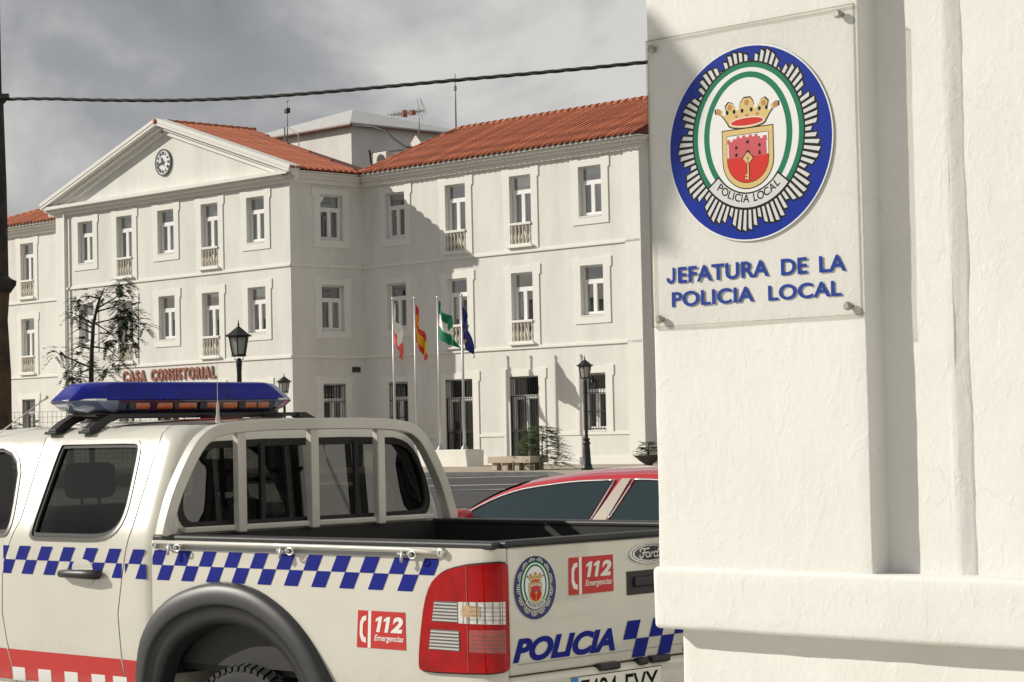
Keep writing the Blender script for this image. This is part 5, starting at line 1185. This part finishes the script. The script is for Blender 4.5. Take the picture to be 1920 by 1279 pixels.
def sidewin(u0,u1,s0,s1,k=.088,zb=1.105):
    """u0,u1 bottom ends; s0,s1 slant offsets at the top"""
    top=[];n=14
    for i in range(n+1):
        u=(u1+s1)+((u0+s0)-(u1+s1))*i/n; top.append((u,max(zb+.004,wtop(u,k))))
    return [(u0,zb),(u1,zb)]+top
for mi in (False,True):
    f=cwin('door_window',sidewin(-1.40,-.16,.02,.10),CGL,.006,CAR,mi); b=cwin('door_window',sidewin(.03,.85,.12,-.10),CGL,.006,CAR,mi)
    cwin('quarter_window',sidewin(.90,1.22,-.10,-.16),CGL,.006,CAR,mi)
    cwin('door_pillar',[(-.12,1.105),(.0,1.105),(.10,wtop(.1,.07)),(.02,wtop(.02,.07))],CPIL,.010,CAR,mi)
    for w_ in (sidewin(-1.43,-.135,.02,.10,.078,1.092),sidewin(.012,1.25,.12,-.16,.078,1.092)):
        mb=MB(); pts=subdiv(w_,.06); mb.tube([cside(u,tz(u,z),.010) for u,z in pts+pts[:1]],.008,5)
        if mi: mb.v=[(x,1.72-y,z) for x,y,z in mb.v]
        part('window_trim',mb,CHR,CAR,True)
    mb=MB(); mb.tube([cside(u,0,.012) for u in [-1.5+2.9*i/20 for i in range(21)]],.011,5)
    if mi: mb.v=[(x,1.72-y,z) for x,y,z in mb.v]
    part('belt_trim',mb,CHR,CAR,True)
    mb=MB(); c_=(-1.22,-.10,1.12); mb.bbox(-1.34,-1.16,-.16,.02,1.05,1.18,.06)
    if mi: mb.v=[(x,1.72-y,z) for x,y,z in mb.v]
    part('mirror',mb,CRED,CAR,True,50)
    mb=MB(); mb.bbox(-.30,-.12,-.03,.0,.90,.925,.01).bbox(.72,.90,-.03,.0,.90,.925,.01)
    if mi: mb.v=[(x,1.72-y,z) for x,y,z in mb.v]
    part('door_handle',mb,CRED,CAR,True,50)
def cscreen(u0,u1,name):
    mb=MB()
    def fn(a,b):
        u=u0+(u1-u0)*b; sx=prof(u); w=sx[3][0]*.97; y=(2*a-1); zt=rzs(u); 
        return (u-(.0),.86+y*w,zt+.016-.035*abs(y)**4)
    mb.grid(fn,14,8); part(name,mb,CGL,CAR,True)
cscreen(-1.52,-.95,'windshield'); cscreen(1.0,1.55,'rear_screen')
for u in (-1.85,1.25):
    for d in (.06,1.66): wheel(CAR,(u,d+(.06 if d<1 else -.06),.32),.32,.2)
for d in (.10,1.30): mb=MB(); mb.bbox(-2.74,-2.5,d,d+.32,.66,.80,.04); part('headlight',mb,mat('lamp_lens',(.6,.62,.64),.1,.2,coat=1),CAR,True,50)
for d in (.12,1.30): mb=MB(); mb.bbox(1.98,2.12,d,d+.30,.78,.95,.03); part('tail_light',mb,TLR,CAR,True,50)
# ================= POLICE STATION WALL =================
def plaster_mat():
    m=bpy.data.materials.new('rough_white_plaster'); m.use_nodes=True; t=m.node_tree; p=t.nodes['Principled BSDF']; p.inputs['Roughness'].default_value=.92; p.inputs['Specular IOR Level'].default_value=.2
    tcn=t.nodes.new('ShaderNodeTexCoord'); bump=None; last=None
    n=t.nodes.new('ShaderNodeTexNoise'); n.inputs['Scale'].default_value=1.8; n.inputs['Detail'].default_value=8; n.inputs['Roughness'].default_value=.7; t.links.new(tcn.outputs['Object'],n.inputs[0])
    r=t.nodes.new('ShaderNodeValToRGB'); r.color_ramp.elements[0].position=.34; r.color_ramp.elements[0].color=(.705,.695,.66,1); r.color_ramp.elements[1].position=.6; r.color_ramp.elements[1].color=(.755,.75,.722,1); t.links.new(n.outputs[0],r.inputs[0])
    # small grey pits
    v=t.nodes.new('ShaderNodeTexNoise'); v.inputs['Scale'].default_value=55; v.inputs['Detail'].default_value=3; t.links.new(tcn.outputs['Object'],v.inputs[0])
    pr=t.nodes.new('ShaderNodeValToRGB'); pr.color_ramp.elements[0].position=.205; pr.color_ramp.elements[0].color=(.55,.52,.46,1); pr.color_ramp.elements[1].position=.26; pr.color_ramp.elements[1].color=(1,1,1,1); t.links.new(v.outputs[0],pr.inputs[0])
    mu=t.nodes.new('ShaderNodeMix'); mu.data_type='RGBA'; mu.blend_type='MULTIPLY'; mu.inputs[0].default_value=1; t.links.new(r.outputs[0],mu.inputs[6]); t.links.new(pr.outputs[0],mu.inputs[7]); 
    # sparse hairline cracks
    dn=t.nodes.new('ShaderNodeTexNoise'); dn.inputs['Scale'].default_value=9; dn.inputs['Detail'].default_value=5; t.links.new(tcn.outputs['Object'],dn.inputs[0])
    av=t.nodes.new('ShaderNodeVectorMath'); av.operation='MULTIPLY_ADD'; av.inputs[1].default_value=(.16,.16,.16); t.links.new(dn.outputs['Color'],av.inputs[0]); t.links.new(tcn.outputs['Object'],av.inputs[2])
    vo=t.nodes.new('ShaderNodeTexVoronoi'); vo.feature='DISTANCE_TO_EDGE'; vo.inputs['Scale'].default_value=2.1; t.links.new(av.outputs[0],vo.inputs[0])
    cm=t.nodes.new('ShaderNodeMapRange'); cm.inputs[1].default_value=.0; cm.inputs[2].default_value=.006; t.links.new(vo.outputs['Distance'],cm.inputs[0])
    mk=t.nodes.new('ShaderNodeTexNoise'); mk.inputs['Scale'].default_value=2.7; t.links.new(tcn.outputs['Object'],mk.inputs[0])
    mm=t.nodes.new('ShaderNodeMapRange'); mm.inputs[1].default_value=.50; mm.inputs[2].default_value=.60; mm.inputs[3].default_value=1; mm.inputs[4].default_value=0; t.links.new(mk.outputs[0],mm.inputs[0])
    mxx=t.nodes.new('ShaderNodeMath'); mxx.operation='MAXIMUM'; t.links.new(cm.outputs[0],mxx.inputs[0]); t.links.new(mm.outputs[0],mxx.inputs[1])
    mc=t.nodes.new('ShaderNodeMix'); mc.data_type='RGBA'; t.links.new(mxx.outputs[0],mc.inputs[0]); mc.inputs[6].default_value=(.70,.685,.645,1); t.links.new(mu.outputs[2],mc.inputs[7]); t.links.new(mc.outputs[2],p.inputs['Base Color'])
    for sc,st,di,de in ((8,.14,.010,3),(17,.26,.0013,8),(42,.28,.0035,5),(150,.36,.0013,3)):
        mp_=t.nodes.new('ShaderNodeMapping'); mp_.inputs['Scale'].default_value=(1.25,1.25,.7) if sc<20 else (1,1,1); mp_.inputs['Rotation'].default_value=(.3,.2,.4); t.links.new(tcn.outputs['Object'],mp_.inputs[0])
        nn=t.nodes.new('ShaderNodeTexNoise'); nn.inputs['Scale'].default_value=sc; nn.inputs['Detail'].default_value=de; nn.inputs['Distortion'].default_value=.6; t.links.new(mp_.outputs[0],nn.inputs[0])
        b=t.nodes.new('ShaderNodeBump'); b.inputs['Strength'].default_value=st; b.inputs['Distance'].default_value=di; 
        if sc==17:      # edges of older paint layers
            st_r=t.nodes.new('ShaderNodeMapRange'); st_r.interpolation_type='SMOOTHSTEP'; st_r.inputs[1].default_value=.585; st_r.inputs[2].default_value=.62; t.links.new(nn.outputs[0],st_r.inputs[0]); t.links.new(st_r.outputs[0],b.inputs['Height'])
        else: t.links.new(nn.outputs[0],b.inputs['Height'])
        if last: t.links.new(last.outputs[0],b.inputs['Normal'])
        last=b
    t.links.new(last.outputs[0],p.inputs['Normal']); return m
PWM=plaster_mat()
PS=thing('police_station_wall','bright white rough plastered corner wall with stepped pilaster and projecting ledge','wall',FP,(1.0,.3,0))
from mathutils import noise as mnoise
def rough_box(x0,x1,y0,y1,z0,z1,r=.012,step=.035,amp=.0013,xs=None):
    """box with rounded, hand-plastered edges"""
    bm=bmesh.new(); bmesh.ops.create_cube(bm,size=1)
    for v in bm.verts: v.co=Vector((x0+(v.co.x+.5)*(x1-x0),y0+(v.co.y+.5)*(y1-y0),z0+(v.co.z+.5)*(z1-z0)))
    bmesh.ops.bevel(bm,geom=bm.edges[:],offset=r,segments=4,profile=.5,affect='EDGES')
    # slice so that noise can move the surface
    for axis,lo,hi in ((0,x0,min(x1,x0+1.6)),(2,max(z0,1.0),min(z1,3.2))):
        k=lo+step
        while k<hi-step*.5:
            no=Vector((0,0,0)); no[axis]=1; co=Vector((0,0,0)); co[axis]=k
            bmesh.ops.bisect_plane(bm,geom=bm.verts[:]+bm.edges[:]+bm.faces[:],plane_co=co,plane_no=no); k+=step
    for v in bm.verts:
        q=v.co; v.co=q+Vector((mnoise.noise(q*4+Vector((3,1,7))),mnoise.noise(q*4+Vector((9,2,4))),mnoise.noise(q*4+Vector((1,8,2)))))*amp*1.6+Vector((mnoise.noise(q*17),mnoise.noise(q*17+Vector((5,5,5))),mnoise.noise(q*17+Vector((2,9,1)))))*amp*.7
    mb=MB(); bm.verts.index_update(); mb.add([v.co.copy() for v in bm.verts],[[v.index for v in f.verts] for f in bm.faces]); bm.free(); return mb
WD=.0055
HT=4.9
for nm,a in (('pilaster',(-.3225,.28,WD,1.0,1.33,HT,.006)),('wall',(-.3,.462,WD+.055,1.1,1.33,HT,.004)),('wall',(.2,9.0,WD+.066,1.2,1.33,HT,.012)),('ledge',(-.334,9.0,WD-.012,1.15,1.246,1.386,.012)),('base',(-.298,9.0,WD+.045,1.1,-.1,1.26,.01))):
    part(nm,rough_box(*a),PWM,PS,True,50)
pf=[(.440,WD+.0548),(.452,WD+.0546),(.461,WD+.0555),(.470,WD+.0580),(.480,WD+.0612),(.489,WD+.0640),(.494,WD+.0665)]
def step(a,b):
    k=a*(len(pf)-1); i=min(int(k),len(pf)-2); t_=k-i; z=1.36+(HT-1.36)*b; u=pf[i][0]+(pf[i+1][0]-pf[i][0])*t_; d=pf[i][1]+(pf[i+1][1]-pf[i][1])*t_
    w=.004*mnoise.noise(Vector((3.1,7.7,z*3)))+.0016*mnoise.noise(Vector((u*40,2,z*22))); return (u+w,d+.0008*mnoise.noise(Vector((u*60,9,z*30))),z)
mb=MB(); mb.grid(step,18,120,True); part('rounded_step',mb,PWM,PS,True,fix=False)
mb=MB(); mb.box(-.29,9,.4,14,-.1,HT-.01); part('wall',mb,PWM,PS)
mb=MB(); mb.box(-.5,9.2,-.05,14.2,HT,HT+.2); part('coping',mb,PWM,PS)
for dd in (4.4,6.6,8.8,11.0):      # barred windows on the side that faces the truck
    mb=MB(); panel(mb,[(dd-.78,.62),(dd+.78,.62),(dd+.78,2.85),(dd-.78,2.85)],[[(dd-.55,.85),(dd+.55,.85),(dd+.55,2.6),(dd-.55,2.6)]],lambda a,b,o:(-.29-o,a,b),.5,.05,.05); wn=part('window',mb,PWM,PS,fix=False)
    mb=MB(); mb.box(-.294,-.2915,dd-.55,dd+.55,.85,2.6); part('pane',mb,mat('dark_window',(.02,.022,.025),.1),wn,root=PS)
    mb=MB()
    for k in range(8): mb.tube([(-.32,dd-.5+k/7.0,.85),(-.32,dd-.5+k/7.0,2.6)],.014,5)
    for z in (1.0,1.45,1.95,2.4): mb.tube([(-.32,dd-.55,z),(-.32,dd+.55,z)],.012,5)
    part('grille',mb,IRON,wn,root=PS)
# ---- sign
SIGN=thing('police_sign','clear acrylic police sign with round blue emblem and blue lettering screwed to the white pilaster','sign',FP,(-.02,0,1.934))
ACR=glass('acrylic',(.99,.99,.988),1.0,1.36)
PX0,PX1,PZ0,PZ1=-.316,.2735,1.934,2.5945
mb=MB(); mb.bbox(PX0,PX1,-.0035,.003,PZ0,PZ1,.0012); PLT=part('plate',mb,ACR,SIGN)
mb=MB(); t_=.0011
mb.box(PX0,PX1,-.0042,.0032,PZ0-.0009,PZ0+.0009).box(PX0,PX1,-.0042,.0032,PZ1-.0009,PZ1+.0009).box(PX0-.0009,PX0+.0009,-.0042,.0032,PZ0,PZ1).box(PX1-.0009,PX1+.0009,-.0042,.0032,PZ0,PZ1); part('plate_edge',mb,glass('acrylic_edge',(.82,.81,.77),1.0,1.45),PLT,root=SIGN)
for x,z in ((-.297,2.5735),(.2365,2.577),(-.292,1.9515),(.241,1.953)):
    mb=MB(); mb.lathe([(0,.014),(.007,.014),(.007,-.004),(.0095,-.005),(.0095,-.010),(.006,-.014),(0,-.0145)],14,M=Matrix.Translation((x,0,z))@Matrix.Rotation(-PI/2,4,'X')@Matrix.Scale(-1,4,(0,0,1)))
    mb=MB(); mb.tube([(x,.0065,z),(x,-.004,z)],.006,12).tube([(x,-.004,z),(x,-.010,z),(x,-.0135,z)],[.0095,.0095,.006],14); part('screw',mb,mat('screw_steel',(.38,.36,.32),.4,.7),SIGN,True,40)
mb=MB(); mb.prism(ell(CX,CY,.2335,.218,64),lambda p,q,h:(p,h,q),.0022,.0018); EMS=part('emblem',mb,E_WHT,SIGN)
emblem(EMS,lambda x,y,l:(x,.0017-l,y),SIGN,mat('print_royal_blue',(.003,.024,.29),.4,spec=.1),.00012)
SLET=mat('sign_letter_blue',(.009,.045,.31),.5,spec=.1)
fnS=lambda x,y:(x,.0032,y)
for txt,x0,x1,z0,z1 in (('J',-.276,-.2505,2.031,2.0675),('EFATURA',-.2415,.022,2.031,2.0675),('DE',.056,.128,2.0295,2.0655),('LA',.160,.2315,2.029,2.0645),('POLICIA',-.2615,-.021,1.9775,2.0115),('LOCAL',.0185,.2185,1.9765,2.0095)):
    mb=MB()
    if txt=='J':      # hooked letter standing on the base line
        h=z1-z0; w=x1-x0; st_=.0072; rr_=w/2
        outl=[(x1-st_,z1),(x1,z1),(x1,z0+rr_)]+[(x0+rr_+rr_*math.cos(a),z0+rr_+rr_*math.sin(a)) for a in [-PI*k/14 for k in range(1,14)]]+[(x0,z0+rr_),(x0+.0005,z0+rr_+.0015),(x0+st_,z0+rr_+.001)]+[(x0+rr_-(rr_-st_)*math.cos(a),z0+rr_-(rr_-st_)*math.sin(a)) for a in [PI*k/12 for k in range(1,12)]]+[(x1-st_,z0+rr_)]
        panel(mb,outl,[],lambda a,b,o:fnS(a,b),.02)
    else: text_fit(mb,txt,fnS,x0,x1,z0,z1,.024,0,1.03)
    o=part('word' if txt!='J' else 'letter',mb,SLET,SIGN,fix=False)
# grime along the foot of the plate
# ================= POLE AND CABLE =================
YP=14.0; pb=at_y(-16,700,YP)
PO=thing('utility_pole','dark weathered post with moulded collars and cable at the frame edge','pole',Matrix.Translation((pb.x,YP,0))); OFF[PO.name]=Vector()
def pzv(y): return at_y(0,y,YP).z
rad=lambda x:(at_y(x,600,YP).x-pb.x)
OLD=mat('weathered_post',(.045,.036,.030),.95,col2=(.013,.012,.012),vscale=9,bump=.6,bscale=30); OLDB=mat('weathered_base',(.11,.065,.028),.95,col2=(.03,.022,.016),vscale=6,bump=.7,bscale=22)
mb=MB(); mb.lathe([(0,0),(.16,0),(.16,.3),(rad(22),.4),(rad(20),1.2),(rad(19),pzv(700)),(rad(14),pzv(600)),(rad(17),pzv(560)),(rad(18),pzv(548)),(0,pzv(548))],24); part('lower_shaft',mb,OLDB,PO,True,50)
mb=MB(); mb.lathe([(0,pzv(549)),(rad(20),pzv(549)),(rad(24),pzv(543)),(rad(30),pzv(535)),(rad(31),pzv(527)),(rad(22),pzv(523)),(rad(17),pzv(518)),(0,pzv(518))],24); part('collar',mb,OLD,PO,True,40)
mb=MB(); mb.lathe([(0,pzv(520)),(rad(16.5),pzv(520)),(rad(15),pzv(350)),(rad(11),pzv(195)),(rad(19),pzv(186)),(rad(19),pzv(178)),(rad(8),pzv(176)),(rad(6),pzv(-60)),(rad(4),pzv(-60)+2.2),(0,pzv(-60)+2.2)],24); part('upper_shaft',mb,OLD,PO,True,40)
mb=MB(); a=at_y(14,183,YP-.05); mb.tube([(a.x-pb.x-.09,-.1,a.z),(a.x-pb.x+.02,-.1,a.z)],.018,8); part('cable_clamp',mb,IRON,PO)
CBL=thing('overhead_cable','black twisted overhead cable strung across the grey sky','cable',Matrix.Translation((0,0,0))); OFF[CBL.name]=Vector()
s0=Vector((at_y(14,183,13.9).x,13.9,0)); s1=FP@Vector((-.3,6.6,0)); key=[(0,3.80),(.05,3.745),(.146,3.705),(.233,3.70),(.327,3.713),(.42,3.735),(.6,3.83),(.8,3.99),(1,4.2)]
key=[]
for px,py in ((14,182),(100,186),(240,189.5),(400,188),(520,180.5),(640,170.5),(780,157.5),(900,146),(1050,133.5),(1207,117)):
    d=ray(px,py); A_=s1.x-s0.x; B_=s1.y-s0.y   # s0+t*(s1-s0) on the vertical plane of the ray
    t_=(s0.x*d.y-s0.y*d.x)/(B_*d.x-A_*d.y); Yh=s0.y+B_*t_; key.append((t_,(CP+d*(Yh/d.y)).z))
z1,z2=key[-2],key[-1]; sl_=(z2[1]-z1[1])/(z2[0]-z1[0]); key+=[(1.0,z2[1]+sl_*(1.0-z2[0])*1.2)]
def cz(t):
    if t<=key[0][0]: return key[0][1]
    for a,b in zip(key,key[1:]):
        if a[0]<=t<=b[0]+1e-9: return a[1]+(b[1]-a[1])*(t-a[0])/(b[0]-a[0])
    return key[-1][1]
NC=420
for ph in (0,2*PI/3,4*PI/3):
    mb=MB(); pts=[]
    for i in range(NC+1):
        t=i/NC; zz=sum(cz(min(1,max(0,t+k*.02))) for k in (-2,-1,0,1,2))/5; q=s0.lerp(s1,t); an=ph+t*(s1-s0).length*2*PI/.30
        pts.append((q.x,q.y+.0062*math.cos(an),zz+.0062*math.sin(an)))
    mb.tube(pts,.0054,5); part('strand',mb,mat('cable_black',(.012,.012,.013),.6),CBL,True)
# ================= HOUSES OUT OF VIEW (seen in window reflections) =================
HWALL=mat('house_wall',(.62,.58,.50),.9,var=.1,vscale=.6); DGL=mat('dark_window',(.02,.022,.025),.1)
def house(x,y,w,dp,h,label):
    t=thing('terraced_house',label,'house',Matrix.Translation((x,y,.2))@Matrix.Rotation(-.2,4,'Z')); OFF[t.name]=Vector()
    mb=MB(); mb.box(-dp/2,dp/2,-w/2,w/2,0,h); part('wall',mb,HWALL,t)
    mb=MB(); mb.prism([(-dp/2-.3,h),(dp/2+.3,h),(0,h+1.8)],lambda p,q,k:(p,k,q),-w/2-.3,w/2+.3); part('roof',mb,HWALL,t)
    n=int(w/3)
    for k in range(int(h/3)):
        for i in range(n):
            yy=-w/2+(i+.5)*w/n; mb=MB(); mb.box(dp/2-.01,dp/2+.03,yy-.55,yy+.55,k*3+.9,k*3+2.3); part('window',mb,DGL,t)
house(-62,66,16,10,9.0,'low pale three storey house with plain tiled roof left of the plaza')
house(-66,84,16,10,10.2,'taller pale three storey house with a plain tiled roof left of the plaza')
house(-70,103,18,10,9.3,'long pale three storey house with a plain tiled roof far left of the plaza')
